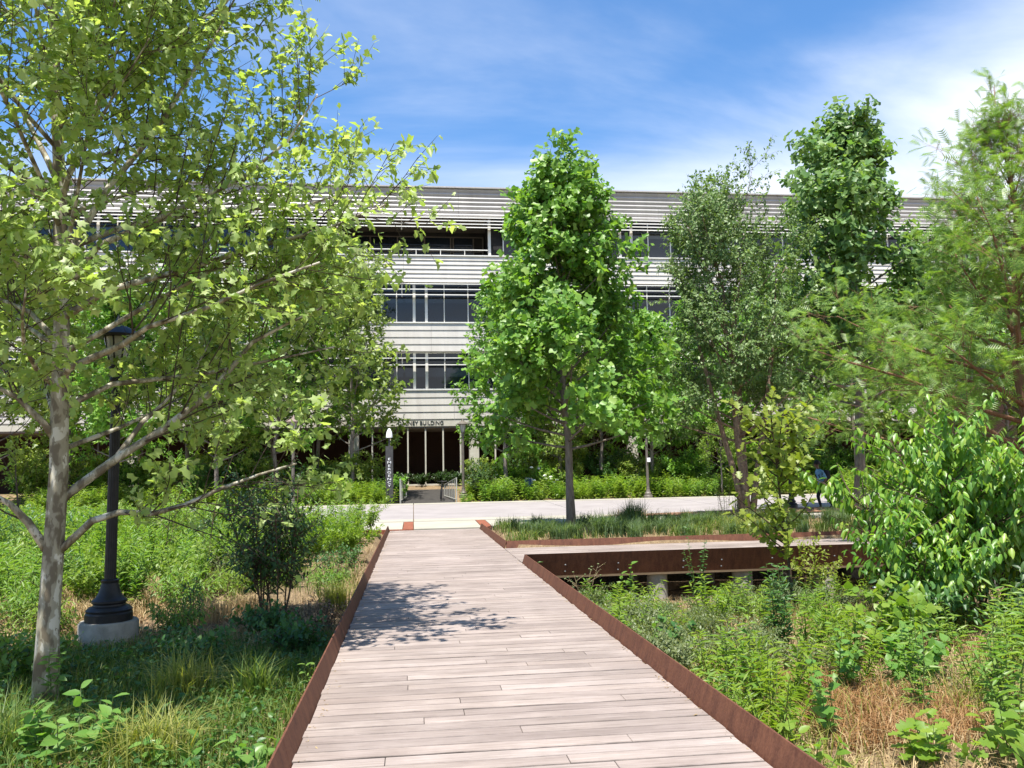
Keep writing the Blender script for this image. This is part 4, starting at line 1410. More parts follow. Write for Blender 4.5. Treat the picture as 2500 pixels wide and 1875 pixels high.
# ------------------------------------------------------------------ trees
SYC = (-3.45, 8.5, -0.5)
trunk = [(-3.47, 8.5, -0.65), (-3.47, 8.5, 0.24), (-3.45, 8.5, 0.94), (-3.43, 8.5, 1.69), (-3.45, 8.5, 2.46), (-3.46, 8.5, 3.16), (-3.5, 8.5, 3.82), (-3.52, 8.5, 4.49), (-3.57, 8.5, 5.07), (-3.62, 8.5, 5.81), (-3.67, 8.5, 6.56), (-3.71, 8.5, 7.33), (-3.72, 8.5, 8.2), (-3.7, 8.5, 9.0)]
LIMBS = [
    ([(-3.43, 8.5, 0.90), (-3.08, 8.43, 1.22), (-2.8, 8.36, 1.30), (-2.48, 8.29, 1.28), (-2.16, 8.21, 1.36), (-1.81, 8.14, 1.51), (-1.46, 8.07, 1.63), (-1.1, 8.0, 1.73)], 0.040),
    ([(-3.43, 8.5, 1.38), (-3.36, 8.55, 1.48), (-2.92, 8.6, 1.83), (-2.51, 8.65, 2.11), (-2.1, 8.7, 2.45), (-1.86, 8.75, 2.76), (-1.68, 8.8, 3.02), (-1.33, 8.85, 3.23), (-0.93, 8.9, 3.44)], 0.052),
    ([(-3.44, 8.5, 2.6), (-3.31, 8.35, 2.7), (-2.78, 8.2, 2.9), (-2.5, 8.05, 3.05), (-1.92, 7.9, 3.21), (-1.39, 7.75, 3.42), (-0.85, 7.6, 3.58)], 0.042),
    ([(-2.92, 8.6, 1.85), (-2.78, 8.85, 2.19), (-2.65, 9.1, 2.41), (-2.38, 9.35, 2.82), (-2.27, 9.6, 3.23)], 0.030),
    ([(-3.46, 8.5, 2.0), (-3.55, 8.43, 2.16), (-3.78, 8.35, 2.42), (-4.1, 8.27, 2.6), (-4.7, 8.2, 2.9)], 0.042),
    ([(-3.47, 8.5, 2.9), (-3.61, 8.57, 3.09), (-3.83, 8.65, 3.31), (-4.25, 8.73, 3.5), (-5.2, 8.8, 3.9)], 0.040),
    ([(-3.45, 8.5, 0.86), (-3.67, 8.45, 1.22), (-3.82, 8.4, 1.4), (-4.0, 8.35, 1.52), (-4.6, 8.3, 1.75)], 0.048),
    ([(-3.49, 8.5, 3.7), (-3.46, 8.57, 3.95), (-3.33, 8.64, 4.21), (-3.12, 8.71, 4.67), (-2.69, 8.79, 5.32), (-2.47, 8.86, 5.82), (-2.17, 8.93, 6.42), (-1.95, 9.0, 7.0)], 0.048),
    ([(-3.52, 8.5, 4.26), (-3.6, 8.38, 4.42), (-3.9, 8.25, 4.67), (-4.2, 8.12, 4.9), (-4.8, 8.0, 5.3)], 0.038),
    ([(-3.54, 8.5, 4.6), (-3.73, 8.68, 4.9), (-4.08, 8.85, 5.51), (-4.37, 9.02, 5.95), (-4.64, 9.2, 6.55)], 0.038),
    ([(-3.51, 8.5, 4.4), (-3.38, 8.32, 4.6), (-3.1, 8.15, 5.07), (-2.89, 7.98, 5.53), (-2.73, 7.8, 5.94)], 0.032),
    ([(-3.48, 8.5, 3.45), (-3.12, 8.44, 3.94), (-2.4, 8.38, 4.28), (-1.67, 8.32, 4.66), (-1.25, 8.26, 5.02), (-0.95, 8.2, 5.5)], 0.042),
    ([(-3.47, 8.5, 3.2), (-3.01, 8.4, 3.48), (-2.25, 8.3, 3.67), (-1.48, 8.2, 3.9), (-0.85, 8.1, 4.05), (-0.25, 8.0, 4.28)], 0.040),
    ([(-3.5, 8.5, 3.9), (-3.0, 8.9, 4.3), (-2.2, 9.3, 4.6), (-1.3, 9.7, 4.8), (-0.7, 9.9, 5.1)], 0.036),
    ([(-3.45, 8.5, 2.3), (-3.1, 8.9, 2.6), (-2.3, 9.3, 2.75), (-1.5, 9.5, 2.95), (-0.9, 9.6, 3.1)], 0.036),
    ([(-3.46, 8.5, 2.5), (-3.5, 8.1, 2.65), (-3.4, 7.6, 2.8), (-3.2, 7.1, 2.95), (-3.0, 6.7, 3.1)], 0.030),
    ([(-3.46, 8.5, 2.2), (-3.7, 8.9, 2.4), (-4.0, 9.5, 2.6), (-4.2, 10.1, 2.8), (-4.3, 10.6, 3.0)], 0.030),
    ([(-3.45, 8.5, 1.9), (-3.1, 9.1, 2.15), (-2.9, 9.8, 2.4), (-2.8, 10.4, 2.6)], 0.028),
    ([(-3.6, 8.5, 5.0), (-3.1, 8.4, 5.5), (-2.5, 8.3, 6.0), (-1.9, 8.3, 6.5), (-1.6, 8.3, 7.0)], 0.034),
]


def syc_filter(p, rng):
    low = p[:, 2] < 1.6 + 0.4 * np.sin(p[:, 0] * 3)
    return (~low | (rng.uniform(0, 1, len(p)) < 0.10)) & (p[:, 0] < 0.55 - 0.42 * np.maximum(0, p[:, 2] - 4.6))


_, nsy = tree('sycamore_tree', 'big sycamore with mottled pale bark and yellow green leaves at the left', SYC, 9.4, 0.094, 0.34, lambda f: 3.0 * (1 - 0.55 * f) * (0.7 + 0.75 * f if f < 0.4 else 1), 32, 'maple', 0.080, 'leaf_sycamore', 'bark_sycamore', 101,
     nsec=10, ntwig=6, nleaf=10, twig=0.42, el=(18, 62), extra=LIMBS, trunk_pts=trunk, parts=300, cfilter=syc_filter, twigmat='twig_dark', droop=0.25, nup=0.9, nout=0.5, seclen=0.40)

_, n2 = tree('tulip_tree', 'tall full green tree standing in the planter in the middle', (4.3, 22.4, 0.03), 9.5, 0.108, 0.22, lambda f: 3.0 * (1 - f) ** 0.8 * (0.85 + 0.5 * min(f, 0.3)) + 0.15, 62, 'tulip', 0.155, 'leaf_poplar', 'bark_grey', 102,
     nsec=8, ntwig=5, nleaf=7, twig=0.48, el=(8, 70), parts=300, lean=(-0.25, 0))
_, n3 = tree('maple_tree', 'tall dark green maple with a pointed crown on the right', (14.75, 26.0, 0.1), 12.9, 0.17, 0.26, lambda f: 4.1 * (1 - f) ** 0.95 * (0.85 + 0.5 * min(f, 0.3)) + 0.12, 62, 'tulip', 0.19, 'leaf_poplar_blue', 'bark_grey', 103,
     nsec=8, ntwig=5, nleaf=7, twig=0.55, el=(10, 74), parts=300, lean=(0.55, 0))
bstems = []
for dx, dy, tx_, ty_ in ((-0.25, 0.1, -1.1, 0.4), (0.28, -0.05, 0.9, -0.2), (0.1, 0.3, 0.3, 0.9)):
    bstems.append(([(9.9 + dx * .3, 23.7 + dy * .3, -0.1), (9.9 + dx, 23.7 + dy, 1.2), (9.9 + dx + tx_ * .4, 23.7 + dy + ty_ * .4, 3.2), (9.9 + dx + tx_ * .8, 23.7 + dy + ty_ * .8, 5.4), (9.9 + dx + tx_, 23.7 + dy + ty_, 7.6)], [0.11, 0.095, 0.07, 0.045, 0.015]))
_, n4 = tree('birch_tree', 'river birch with several peeling brown stems and fine leaves', (9.9, 23.7, 0.0), 9.2, 0.11, 0.24, lambda f: 3.0 * (1 - f) ** 0.5 * (0.8 + 0.5 * min(f, 0.4)), 50, 'diamond', 0.105, 'leaf_birch', 'bark_birch', 104,
     nsec=9, ntwig=6, nleaf=12, twig=0.42, el=(22, 66), stems=bstems, droop=0.6, lean=(-0.6, 0.2))
# bald cypress at the right edge
_, n5 = tree('bald_cypress', 'feathery bald cypress with red brown limbs at the right edge', (12.95, 16.0, 0.0), 9.4, 0.15, 0.13, lambda f: 5.0 * (1 - f) ** 1.25 + 0.1, 62, 'feather', 0.28, 'leaf_cypress', 'bark_cypress', 105,
     nsec=9, ntwig=5, nleaf=5, twig=0.42, el=(6, 70), droop=0.1, nup=1.2, nout=0.1, seclen=0.33, twigmat='bark_cypress', cfilter=lambda p, rng: rng.uniform(0, 1, len(p)) < np.clip(1.15 - (p[:, 2] - 4.2) * 0.17, 0.3, 1))
# smaller trees in the bed before the building
BED = [
    ('slim green tree behind the emergency post', (-3.0, 41.4), 10.2, 3.7, 'leaf_bed_olive', 0.18),
    ('bushy green tree left of the bronze lamp with brown hat', (-6.6, 40.8), 10.4, 3.5, 'leaf_bed', 0.2),
    ('leafy tree behind the black lamp', (-11.0, 42.0), 11.0, 3.7, 'leaf_bed', 0.2),
    ('tree behind the sycamore trunk at the far left edge', (-16.5, 42.0), 10.5, 3.7, 'leaf_bed_olive', 0.2),
    ('tall dense tree behind the tree at the emergency post', (-5.0, 43.8), 11.5, 3.8, 'leaf_bed', 0.2),
    ('tall green tree behind the middle tree on its right', (10.0, 43.2), 9.6, 3.3, 'leaf_bed', 0.2),
    ('dense green tree between black lamp and sycamore trunk', (-13.6, 39.8), 9.0, 3.4, 'leaf_bed', 0.2),
    ('dense olive tree at the left picture edge', (-19.0, 40.0), 10.0, 3.8, 'leaf_bed_olive', 0.2),
    ('leafy tree between black lamp and bronze lamp', (-9.0, 39.4), 8.6, 3.2, 'leaf_bed_olive', 0.19),
    ('bright green tree just left of the middle tree', (4.6, 41.0), 8.6, 3.0, 'leaf_bed', 0.19),
    ('olive green tree behind the middle tree trunk', (7.6, 42.4), 6.6, 2.6, 'leaf_bed_olive', 0.17),
    ('bright leafy tree behind the bronze lamp with a white box', (12.3, 41.4), 8.0, 3.1, 'leaf_bed', 0.22),
    ('pale green tree right of the bronze lamp with a white box', (15.8, 43.0), 8.6, 3.2, 'leaf_bed', 0.22),
    ('green tree behind the river birch', (19.0, 40.8), 10.0, 3.7, 'leaf_bed', 0.21),
    ('green tree behind the dark maple trunk', (23.5, 41.5), 10.0, 3.7, 'leaf_bed_olive', 0.21),
    ('green tree right of the dark maple trunk', (27.5, 40.5), 10.0, 3.7, 'leaf_bed', 0.21),
    ('green tree at the far right behind the cypress', (32.0, 41.0), 10.0, 3.8, 'leaf_bed_olive', 0.21),
]
for k, (lab, (x, y), h, rad, mt, ls) in enumerate(BED):
    tree('bed_tree', lab, (x, y, gzs(x, y)), h, 0.10, 0.22, lambda f, rad=rad: rad * (1 - f) ** 0.55 * (0.7 + 0.7 * min(f, 0.4)) + 0.1, 32, 'lobe', ls, mt, 'bark_grey', 200 + k,
         nsec=6, ntwig=5, nleaf=8, twig=0.5, el=(15, 68), group='trees in the bed before the building')
tree('small_tree', 'little yellow green tree with a flat crown beside the far path', (15.0, 38.9, 0.33), 2.9, 0.04, 0.42, lambda f: 1.2 * (1 - f) ** 0.4, 16, 'diamond', 0.09, 'leaf_herb_yellow', 'bark_grey', 231, nsec=6, ntwig=4, nleaf=9, twig=0.22, el=(15, 50))

# ------------------------------------------------------------------ nearer shrubs and saplings
def P(name, label, x, y, *a, z=None, **k):
    return plant(name, label, (x, y, gzs(x, y) if z is None else z), *a, **k)


# left
P('dark_shrub', 'dark many stemmed shrub left of the boardwalk near its tree shadow', -2.0, 12.6, 2.2, 10, 0.95, 'cherry', 0.105, 'leaf_dark_shrub', 301, lps=20, branch=22, parts=300, stem='stem_brown', cat='shrub', splay=0.22, sr=0.014, start=0.45, taper=0.6)
P('sapling', 'thin leaning sapling with drooping leaflets between lamp and dark shrub', -4.9, 17.0, 2.3, 2, 0.5, 'lance', 0.17, 'leaf_herb', 302, lps=14, branch=9, stem='stem_brown', cat='sapling', sr=0.012, start=0.5, droop=0.5)
P('sapling', 'bare stemmed sapling standing right of the lamp pole', -3.9, 16.0, 2.5, 1, 0.5, 'lance', 0.15, 'leaf_herb', 303, lps=12, branch=10, stem='stem_brown', cat='sapling', sr=0.013, start=0.55, droop=0.5)
P('small_shrub', 'low reddish stemmed shrub at the right of the lamp footing', -2.95, 11.9, 0.9, 4, 0.35, 'cherry', 0.07, 'leaf_herb_dark', 304, lps=14, branch=4, stem='stem_brown', cat='shrub', sr=0.008)
P('leafy_shrub', 'bright green leafy shrub beside the far left end of the boardwalk', -2.1, 20.2, 0.75, 12, 0.5, 'diamond', 0.08, 'leaf_herb', 305, lps=22, branch=3, cat='shrub', splay=0.5)
P('leafy_shrub', 'tall feathery green shrub between dark shrub and path', -3.6, 19.5, 1.7, 9, 0.8, 'lance', 0.12, 'leaf_herb', 306, lps=20, branch=7, stem='stem_brown', cat='shrub', splay=0.35)
P('leafy_shrub', 'yellow green twiggy shrub left of the feathery green shrub', -5.4, 20.5, 1.8, 8, 0.8, 'diamond', 0.07, 'leaf_herb_yellow', 307, lps=14, branch=9, stem='stem_brown', cat='shrub', splay=0.4)
P('broadleaf_plant', 'broad leaved bright green plant at the bottom left corner', -2.55, 6.75, 0.55, 11, 0.5, 'ovate', 0.15, 'leaf_broad', 310, lps=8, parts=300, splay=0.75, droop=0.15, start=0.35)
P('broadleaf_plant', 'pale broad leaved weed against the left steel edge at the bottom', -1.12, 6.25, 0.42, 5, 0.3, 'ovate', 0.13, 'leaf_broad', 311, lps=7, parts=300, splay=0.55, droop=0.15, start=0.3)
P('broadleaf_plant', 'leafy weed left of the big grass tuft at the bottom', -1.75, 6.45, 0.35, 5, 0.3, 'ovate', 0.11, 'leaf_broad', 312, lps=7, parts=300, splay=0.6, start=0.3)
P('vine', 'leafy green vine climbing the foot of the sycamore', -3.32, 8.32, 0.7, 4, 0.2, 'ovate', 0.11, 'leaf_broad', 313, lps=8, parts=100, splay=0.12, start=0.4)
P('leafy_shrub', 'dark leafy weeds in front of the lamp footing', -2.9, 10.2, 0.55, 9, 0.4, 'ovate', 0.09, 'leaf_herb_dark', 314, lps=10, parts=200, splay=0.6)
P('small_weed', 'small upright weed leaning on the left steel edge', -0.98, 8.0, 0.5, 2, 0.15, 'cherry', 0.08, 'leaf_herb', 315, lps=12, parts=60, splay=0.2)
tuft('round green tuft of arching grass under the sycamore', -2.15, 8.2, 420, 0.62, 'grass_yellow', 320, 0.75, 0.10, 0.010)
tuft('spiky green grass tuft beside the left steel edge', -1.5, 8.1, 260, 0.55, 'grass_green', 321, 0.6, 0.09, 0.012)
tuft('long arching bright grass tuft at the bottom left', -1.95, 6.6, 420, 0.55, 'grass_yellow', 322, 1.0, 0.14, 0.010)
tuft('thin grass tuft in the bottom left corner', -3.1, 6.9, 200, 0.6, 'grass_green', 323, 0.7, 0.10, 0.009)
tuft('tan and green grass tuft beside the shrub and the left steel edge', -1.2, 13.2, 420, 0.55, 'grass_yellow', 324, 0.8, 0.10, 0.010)
tuft('dry straw grass tuft behind the lamp', -4.6, 12.9, 380, 0.45, 'grass_straw', 325, 0.9, 0.18, 0.010)
tuft('dry straw grass tuft right of the lamp footing', -3.0, 12.8, 380, 0.5, 'grass_straw', 326, 0.8, 0.2, 0.009)
tuft('sunlit straw tuft at the foot of the dark shrub', -2.5, 13.4, 380, 0.42, 'grass_straw', 327, 0.9, 0.2, 0.009)

for k_, (lab_, x_, y_, h_, mt_, lf_, ls_) in enumerate([
        ('dark bushy shrub in the meadow right of the lamp pole', -4.3, 18.6, 1.3, 'leaf_dark_shrub', 'diamond', 0.08),
        ('olive twiggy shrub left of the lamp pole', -6.6, 16.2, 1.2, 'leaf_bed_olive', 'diamond', 0.08),
        ('dark leafy shrub at the left picture edge', -7.9, 18.4, 1.4, 'leaf_herb_dark', 'cherry', 0.11),
        ('blue green feathery weed behind the lamp', -5.2, 14.6, 0.9, 'leaf_herb_dark', 'lance', 0.12),
        ('grey green weed clump between lamp and dark shrub', -3.2, 14.8, 0.85, 'leaf_herb_grey', 'lance', 0.10),
        ('dark weed clump left of the boardwalk halfway along', -1.5, 16.4, 0.7, 'leaf_herb_dark', 'diamond', 0.07),
        ('yellow green herb clump at the foot of the dark shrub', -2.9, 13.9, 0.7, 'leaf_herb_yellow', 'lance', 0.11),
        ('green herb clump beside the left steel edge', -1.45, 14.6, 0.55, 'leaf_herb', 'lance', 0.10),
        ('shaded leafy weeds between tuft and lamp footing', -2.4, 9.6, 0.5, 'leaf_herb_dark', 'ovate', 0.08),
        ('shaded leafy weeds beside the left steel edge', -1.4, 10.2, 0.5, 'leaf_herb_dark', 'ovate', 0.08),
        ('brown twiggy weed in the shade by the left steel edge', -1.25, 11.3, 0.6, 'leaf_litter', 'diamond', 0.05),
        ('green weeds just right of the lamp footing', -3.1, 11.3, 0.6, 'leaf_herb', 'lance', 0.11),
        ('yellow green weeds left of the lamp footing', -4.7, 11.4, 0.6, 'leaf_herb_yellow', 'lance', 0.11),
        ('tall green weeds close behind the lamp footing', -3.5, 13.2, 0.85, 'leaf_herb', 'lance', 0.13),
        ('tall green weeds at the left edge behind the sycamore', -5.4, 12.3, 0.9, 'leaf_herb', 'lance', 0.13),
        ('leafy weeds in front of the dark many stemmed shrub', -1.9, 11.4, 0.45, 'leaf_herb_dark', 'ovate', 0.08),
        ('sunlit weeds at the left picture edge near the trunk', -4.9, 10.2, 0.6, 'leaf_herb_yellow', 'diamond', 0.07),
        ('leafy weeds left of the sycamore trunk', -4.0, 9.4, 0.6, 'leaf_herb', 'ovate', 0.09)]):
    P('leafy_weed', lab_, x_, y_, h_, 12, 0.35 + 0.3 * h_, lf_, ls_, mt_, 390 + k_, lps=18, branch=4, splay=0.5, stem='stem_brown', merge=True, bend=0.1)

# right
P('yellow_oak_sapling', 'yellow green oak sapling rising in front of the side boardwalk', 6.1, 12.6, 3.4, 1, 1.35, 'oak', 0.19, 'leaf_oak', 331, lps=24, branch=36, parts=300, stem='stem_brown', cat='sapling', sr=0.028, start=0.3, taper=0.45, splay=0.05, droop=0.1, bend=0.04)
P('cherry_shrub', 'large shrub of drooping glossy green leaves at the right', 7.85, 10.9, 3.0, 15, 1.35, 'cherry', 0.155, 'leaf_cherry', 332, bend=0.13, lps=36, branch=26, parts=300, stem='stem_brown', cat='shrub', sr=0.018, start=0.15, droop=1.0, splay=0.42, taper=0.4, nup=0.5, nout=0.9)
P('cherry_shrub', 'drooping green shrub at the right picture edge', 9.2, 11.6, 2.5, 10, 1.3, 'cherry', 0.16, 'leaf_cherry', 333, lps=28, branch=20, parts=200, stem='stem_brown', cat='shrub', sr=0.016, start=0.15, droop=0.9, splay=0.4, taper=0.4, nup=0.5, nout=0.9)
P('cherry_shrub', 'low drooping green shrub left in front of the large drooping shrub', 6.9, 10.5, 1.7, 10, 0.9, 'cherry', 0.15, 'leaf_cherry', 358, lps=26, branch=14, parts=200, stem='stem_brown', cat='shrub', sr=0.012, start=0.1, droop=0.9, splay=0.5, taper=0.4, nup=0.5, nout=0.9)
P('pokeweed', 'leafy upright weed standing before the first pier', 3.5, 13.6, 0.95, 3, 0.25, 'ovate', 0.15, 'leaf_herb', 334, lps=16, parts=200, splay=0.2, sr=0.01)
P('climbing_weed', 'tall narrow dark weed crossing the steel edge of the side boardwalk', 4.85, 13.9, 1.45, 5, 0.28, 'cherry', 0.085, 'leaf_herb_dark', 335, lps=34, splay=0.10, parts=170, start=0.1)
P('pokeweed', 'upright weed half before the second pier', 5.55, 13.7, 0.8, 2, 0.25, 'ovate', 0.13, 'leaf_herb', 336, lps=14, parts=100, splay=0.2)
P('seeding_weed', 'pale seeding weed stalks before the dark steel edge', 2.95, 14.3, 0.95, 3, 0.3, 'lance', 0.05, 'leaf_herb_grey', 337, lps=5, branch=5, stem='stem_dry', splay=0.18, flowers=14, fmat='leaf_herb_grey', fsize=0.022)
P('small_weed', 'small dark weed at the corner of the two boardwalks', 2.15, 14.35, 0.9, 2, 0.15, 'lance', 0.14, 'leaf_herb_dark', 338, lps=16, splay=0.12)
P('tall_aster', 'tall dense dark green weed with narrow leaves in the middle of the right basin', 4.35, 9.6, 1.15, 9, 0.3, 'lance', 0.15, 'leaf_herb_dark', 339, lps=34, splay=0.22)
P('tall_aster', 'tall slender weed close behind the right steel edge', 3.0, 7.6, 0.95, 4, 0.25, 'lance', 0.15, 'leaf_herb', 340, lps=30, splay=0.15)
P('tall_aster', 'narrow leaved bright weed beside the rusty kerb shadow', 2.72, 7.1, 0.7, 5, 0.3, 'lance', 0.16, 'leaf_herb', 341, lps=20, splay=0.3)
P('grape_vine', 'mound of bright yellow green vine leaves at the right', 5.35, 9.0, 0.95, 10, 0.6, 'heart', 0.13, 'leaf_grape', 342, lps=10, branch=3, parts=300, splay=0.55, stem='stem_brown')
P('grape_vine', 'lower mound of green vine leaves before the dry patch', 5.0, 8.1, 0.65, 10, 0.5, 'heart', 0.11, 'leaf_broad', 343, lps=10, branch=2, parts=300, splay=0.6, stem='stem_brown')
P('herb_mound', 'yellow tinged leafy weeds at the right edge', 5.35, 7.35, 0.95, 9, 0.4, 'lance', 0.13, 'leaf_herb_yellow', 344, lps=28, splay=0.3)
P('herb_mound', 'tall green stalks at the lower right edge', 4.7, 6.2, 0.95, 7, 0.35, 'lance', 0.16, 'leaf_herb', 345, lps=26, splay=0.25)
P('broadleaf_plant', 'bright yellow green leafy weed at the bottom right', 3.75, 5.75, 0.45, 7, 0.4, 'oak', 0.16, 'leaf_grape', 346, lps=8, parts=200, splay=0.6, start=0.3)
P('broadleaf_plant', 'leafy weed against the right steel edge at the bottom', 2.75, 5.75, 0.5, 5, 0.35, 'ovate', 0.13, 'leaf_grape', 347, lps=8, parts=200, splay=0.5, start=0.3)
P('broadleaf_plant', 'green leafy stalk in the dry grass right of the kerb', 3.35, 6.6, 0.7, 4, 0.3, 'heart', 0.11, 'leaf_broad', 348, lps=10, parts=200, splay=0.4, start=0.2)
P('broadleaf_plant', 'dark heart leaved weed behind the steel edge seam', 3.05, 9.6, 0.6, 5, 0.3, 'heart', 0.11, 'leaf_herb_dark', 349, lps=10, parts=200, splay=0.45, start=0.2)
P('broadleaf_plant', 'leafy weed cluster along the steel edge below the first pier', 2.55, 9.2, 0.6, 7, 0.35, 'ovate', 0.09, 'leaf_herb', 350, lps=12, parts=200, splay=0.45)
P('undergrowth', 'dark leafy undergrowth below the drooping shrub', 6.7, 10.1, 0.95, 14, 0.7, 'cherry', 0.13, 'leaf_herb_dark', 352, lps=18, branch=4, splay=0.6, cat='shrub', merge=True)
P('undergrowth', 'dark leafy undergrowth at the right picture edge', 7.7, 9.7, 0.95, 14, 0.7, 'cherry', 0.13, 'leaf_dark_shrub', 353, lps=18, branch=4, splay=0.6, cat='shrub', merge=True)
P('broadleaf_plant', 'pale green leafy weed between the vine mounds and the kerb', 4.15, 7.9, 0.75, 6, 0.35, 'ovate', 0.12, 'leaf_broad', 354, lps=12, parts=200, splay=0.4, start=0.2)
P('broadleaf_plant', 'spreading bright leaves in the bottom right corner', 4.35, 5.75, 0.55, 9, 0.45, 'ovate', 0.16, 'leaf_grape', 355, lps=9, parts=200, splay=0.65, start=0.25)
P('tall_aster', 'leaning narrow leaved weed in the dry patch at the right', 4.45, 7.0, 0.95, 5, 0.3, 'lance', 0.15, 'leaf_herb', 356, lps=24, splay=0.25)
P('tall_aster', 'tall narrow weed at the lower right picture edge', 5.0, 6.6, 1.15, 8, 0.3, 'lance', 0.16, 'leaf_herb', 357, lps=30, splay=0.25)
P('daisy_weed', 'white flowered weed before the drooping shrub', 6.5, 10.6, 1.35, 4, 0.35, 'lance', 0.09, 'leaf_herb', 351, lps=14, branch=2, splay=0.25, flowers=9, fsize=0.03)
G = [plant('grey_herb', None, (0, 0, 0), 0.5, 14, 0.4, 'diamond', 0.05, 'leaf_herb_grey', 360 + k, lps=28, splay=0.7, branch=3, group='x', merge=True) for k in range(2)]
zoned(G, scatter(11, 40, (2.4, 8.4), (8.6, 13.3), 0.45, lambda x, y: x < 2.9 + (14.5 - y) * 0.3 or y > 12),
      [(lambda x, y: y > 12, 'grey green mounded herb near the dark steel side edge'), (lambda x, y: True, 'grey green mounded herb along the right kerb')], 'grey herbs', (0.7, 1.2), 7)
G = [plant('basin_weed', None, (0, 0, 0), 0.7, 10, 0.35, 'lance', 0.14, mt, 370 + k, lps=28, splay=0.45, group='x', merge=True) for k, mt in enumerate(('leaf_herb_yellow', 'leaf_herb', 'leaf_herb_yellow'))]
zoned(G, scatter(12, 40, (2.5, 8.0), (6.4, 13.8), 0.48, lambda x, y: not (3.2 < x < 4.7 and y < 7.7)),
      [(lambda x, y: x < 3.4, 'leafy weed close along the right kerb'), (lambda x, y: y > 10, 'leafy weed in the back of the right basin'), (lambda x, y: True, 'leafy weed around the vine mounds at the right')], 'basin weeds', (0.65, 1.25), 8)
tuft('dark spiky grass tuft in the planter right of the middle tree', 6.1, 22.6, 420, 0.85, 'grass_blue', 380, 0.6, 0.16, 0.016)
tuft('bright grass tuft in the planter beside the rusty kerb', 4.6, 19.6, 420, 0.7, 'grass_blue', 381, 0.7, 0.2, 0.016)
tuft('small dark grass tuft in the mulch bed by the path', 11.4, 27.8, 260, 0.6, 'grass_blue', 382, 0.6, 0.12, 0.014, z=pz(27.8) + 0.08)
tuft('sunny yellow grass tuft in the planter in front of the birch', 8.2, 19.4, 420, 0.6, 'grass_yellow', 383, 0.7, 0.25, 0.014)
tuft('dry golden grass tuft beside the mulch bed', 6.9, 26.0, 420, 0.4, 'grass_straw', 384, 0.5, 0.3, 0.012, z=pz(26.0) + 0.03)
P('twiggy_shrub', 'dark twiggy shrub between planter and birch', 9.0, 23.2, 1.5, 9, 0.4, 'lance', 0.09, 'leaf_dark_shrub', 385, lps=22, splay=0.22, cat='shrub', stem='stem_brown')
P('leafy_shrub', 'bushy yellow green shrub below the oak sapling', 7.0, 14.2, 1.2, 8, 0.5, 'diamond', 0.09, 'leaf_oak', 386, lps=16, branch=5, cat='shrub', splay=0.4, stem='stem_brown')
P('planter_shrub', 'green shrub in the planter at the right behind the oak sapling', 11.8, 19.6, 1.3, 10, 0.7, 'diamond', 0.09, 'leaf_herb', 387, lps=20, branch=4, cat='shrub', splay=0.45, stem='stem_brown')
P('planter_shrub', 'tall green shrub at the right end of the planter', 14.0, 20.5, 2.2, 10, 0.9, 'diamond', 0.10, 'leaf_bed', 388, lps=20, branch=5, cat='shrub', splay=0.4, stem='stem_brown')

# ------------------------------------------------------------------ person walking left along the path
def skin_body(name, parent, joints, edges, root_i, mats, matfun):
    bm = bmesh.new()
    lay = bm.verts.layers.skin.verify()
    vs = [bm.verts.new(p) for p, r_ in joints]
    for a, b_ in edges:
        bm.edges.new((vs[a], vs[b_]))
    for v_, (p, r_) in zip(vs, joints):
        v_[lay].radius = (r_, r_) if not isinstance(r_, tuple) else r_
    vs[root_i][lay].use_root = True
    me = bpy.data.meshes.new(name)
    bm.to_mesh(me)
    bm.free()
    t_ = bpy.data.objects.new('tmp_body', me)
    col.objects.link(t_)
    t_.modifiers.new('skin', 'SKIN').use_smooth_shade = True
    t_.modifiers.new('sub', 'SUBSURF').levels = 2
    dg = bpy.context.evaluated_depsgraph_get()
    dg.update()
    me2 = bpy.data.meshes.new_from_object(t_.evaluated_get(dg))
    bpy.data.objects.remove(t_)
    me2.materials.clear()
    for mm in mats:
        me2.materials.append(M[mm])
    for p in me2.polygons:
        p.material_index = matfun(p.center)
        p.use_smooth = True
    o_ = bpy.data.objects.new(name, me2)
    col.objects.link(o_)
    o_.parent = parent
    return o_


per = empty('person', (14.35, 27.7, 0.10), 'person in a blue shirt and dark trousers walking left along the path', 'person')
J = [((0, 0, 0.86), (0.14, 0.11)), ((-0.02, 0, 1.08), (0.14, 0.10)), ((-0.06, 0, 1.30), (0.17, 0.11)), ((-0.10, 0, 1.42), 0.06), ((-0.14, 0, 1.50), 0.055),
     ((-0.17, 0, 1.60), (0.095, 0.085)), ((-0.18, 0, 1.68), (0.08, 0.075)),
     ((0, 0.10, 0.80), 0.095), ((-0.12, 0.10, 0.46), 0.065), ((-0.02, 0.10, 0.10), 0.045), ((-0.16, 0.10, 0.04), 0.04),
     ((0, -0.10, 0.80), 0.095), ((0.10, -0.10, 0.45), 0.065), ((0.30, -0.10, 0.16), 0.045), ((0.20, -0.10, 0.05), 0.04),
     ((-0.07, 0.20, 1.34), 0.065), ((0.02, 0.25, 1.08), 0.048), ((-0.12, 0.24, 0.88), 0.038), ((-0.18, 0.23, 0.80), 0.035),
     ((-0.07, -0.20, 1.34), 0.065), ((0.05, -0.25, 1.08), 0.048), ((-0.10, -0.24, 0.90), 0.038), ((-0.16, -0.23, 0.82), 0.035)]
ED = [(0, 1), (1, 2), (2, 3), (3, 4), (4, 5), (5, 6), (0, 7), (7, 8), (8, 9), (9, 10), (0, 11), (11, 12), (12, 13), (13, 14), (2, 15), (15, 16), (16, 17), (17, 18), (2, 19), (19, 20), (20, 21), (21, 22)]


def pmat(c):
    if c.z < 0.08: return 3
    if c.z < 0.90 and abs(c.y) < 0.19: return 1
    if c.z > 1.43: return 0
    if abs(c.y) > 0.2 and c.z < 1.1: return 0
    return 2


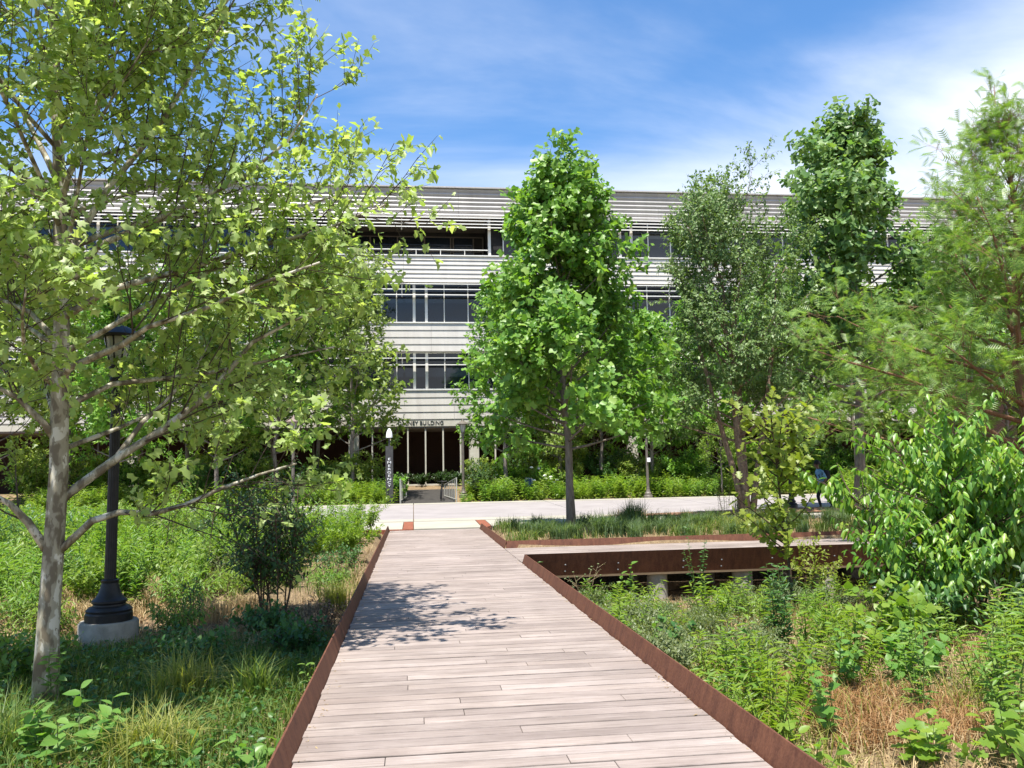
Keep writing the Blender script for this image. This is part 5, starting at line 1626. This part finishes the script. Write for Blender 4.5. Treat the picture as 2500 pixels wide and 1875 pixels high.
skin_body('body', per, J, ED, 0, ('skin', 'cloth_dark', 'shirt_blue', 'rubber'), pmat)
hm = MB()
n_, mth = 12, []
for i_ in range(7):
    ph = i_ / 6 * math.pi * 0.62
    for j_ in range(n_):
        t_ = j_ / n_ * 2 * math.pi
        mth.append((-0.15 + 0.118 * math.sin(ph) * math.cos(t_) + 0.02, 0.105 * math.sin(ph) * math.sin(t_), 1.63 + 0.125 * math.cos(ph)))
hm.add(mth, [(a * n_ + b_, a * n_ + (b_ + 1) % n_, (a + 1) * n_ + (b_ + 1) % n_, (a + 1) * n_ + b_) for a in range(6) for b_ in range(n_)])
hm.build('hair', 'hair_black', per, smooth=True, local=True)
fc = MB()
fc.lathe([(0.0, -0.02), (0.018, 0.0), (0.012, 0.03), (0, 0.05)], (-0.268, 0, 1.575), 8)
fc.build('nose', 'skin', per, smooth=True, local=True)
for s_ in (-1, 1):
    MB().lathe([(0, -0.03), (0.018, -0.01), (0.02, 0.015), (0, 0.03)], (-0.15, s_ * 0.098, 1.585), 8).build('ear', 'skin', per, smooth=True, local=True)
    MB().lathe([(0, -0.012), (0.012, 0), (0, 0.012)], (-0.248, s_ * 0.035, 1.605), 8).build('eye', 'hair_black', per, smooth=True, local=True)
    for k in range(5):
        y0 = s_ * (0.23) + (k - 2) * 0.016
        l_ = (0.045, 0.07, 0.075, 0.07, 0.055)[k]
        b0 = np.array((-0.18, y0, 0.795 if s_ > 0 else 0.815))
        MB().tube([b0, b0 + (-0.012, 0, -l_ * .55), b0 + (0.0, 0, -l_)], [0.009, 0.0085, 0.006], 6).build('finger', 'skin', per, smooth=True, local=True)
bp = empty('backpack', (14.55, 27.7, 1.05), 'black backpack worn by the person in the blue shirt', 'backpack')
bgm = MB()
pr = []
for zz, w_, d_ in ((0, .12, .05), (0.04, .16, .10), (0.2, .165, .12), (0.36, .15, .10), (0.44, .10, .05)):
    for t_ in np.linspace(0, 2 * np.pi, 12, endpoint=False):
        pr.append((math.copysign(abs(math.cos(t_)) ** .6, math.cos(t_)) * d_ - 0.02, math.copysign(abs(math.sin(t_)) ** .6, math.sin(t_)) * w_, zz))
bgm.add(pr, [(a * 12 + b_, a * 12 + (b_ + 1) % 12, (a + 1) * 12 + (b_ + 1) % 12, (a + 1) * 12 + b_) for a in range(4) for b_ in range(12)])
bgm.add([pr[i] for i in range(12)] + [(0, 0, 0)], [(12, (i + 1) % 12, i) for i in range(12)])
bgm.add([pr[48 + i] for i in range(12)] + [(0, 0, .45)], [(12, i, (i + 1) % 12) for i in range(12)])
bgm.build('bag', 'cloth_dark', bp, smooth=True, local=True)
for s_ in (-1, 1):
    MB().tube([(-0.06, s_ * 0.1, 0.40), (-0.22, s_ * 0.11, 0.40), (-0.36, s_ * 0.12, 0.25), (-0.28, s_ * 0.13, 0.08), (-0.1, s_ * 0.12, 0.03)], 0.018, 6).build('strap', 'cloth_dark', bp, local=True)

print('LEAVES', nsy, n2, n3, n4, n5, 'OBJECTS', len(bpy.data.objects), 'TRIS', sum(len(m_.polygons) for m_ in bpy.data.meshes))
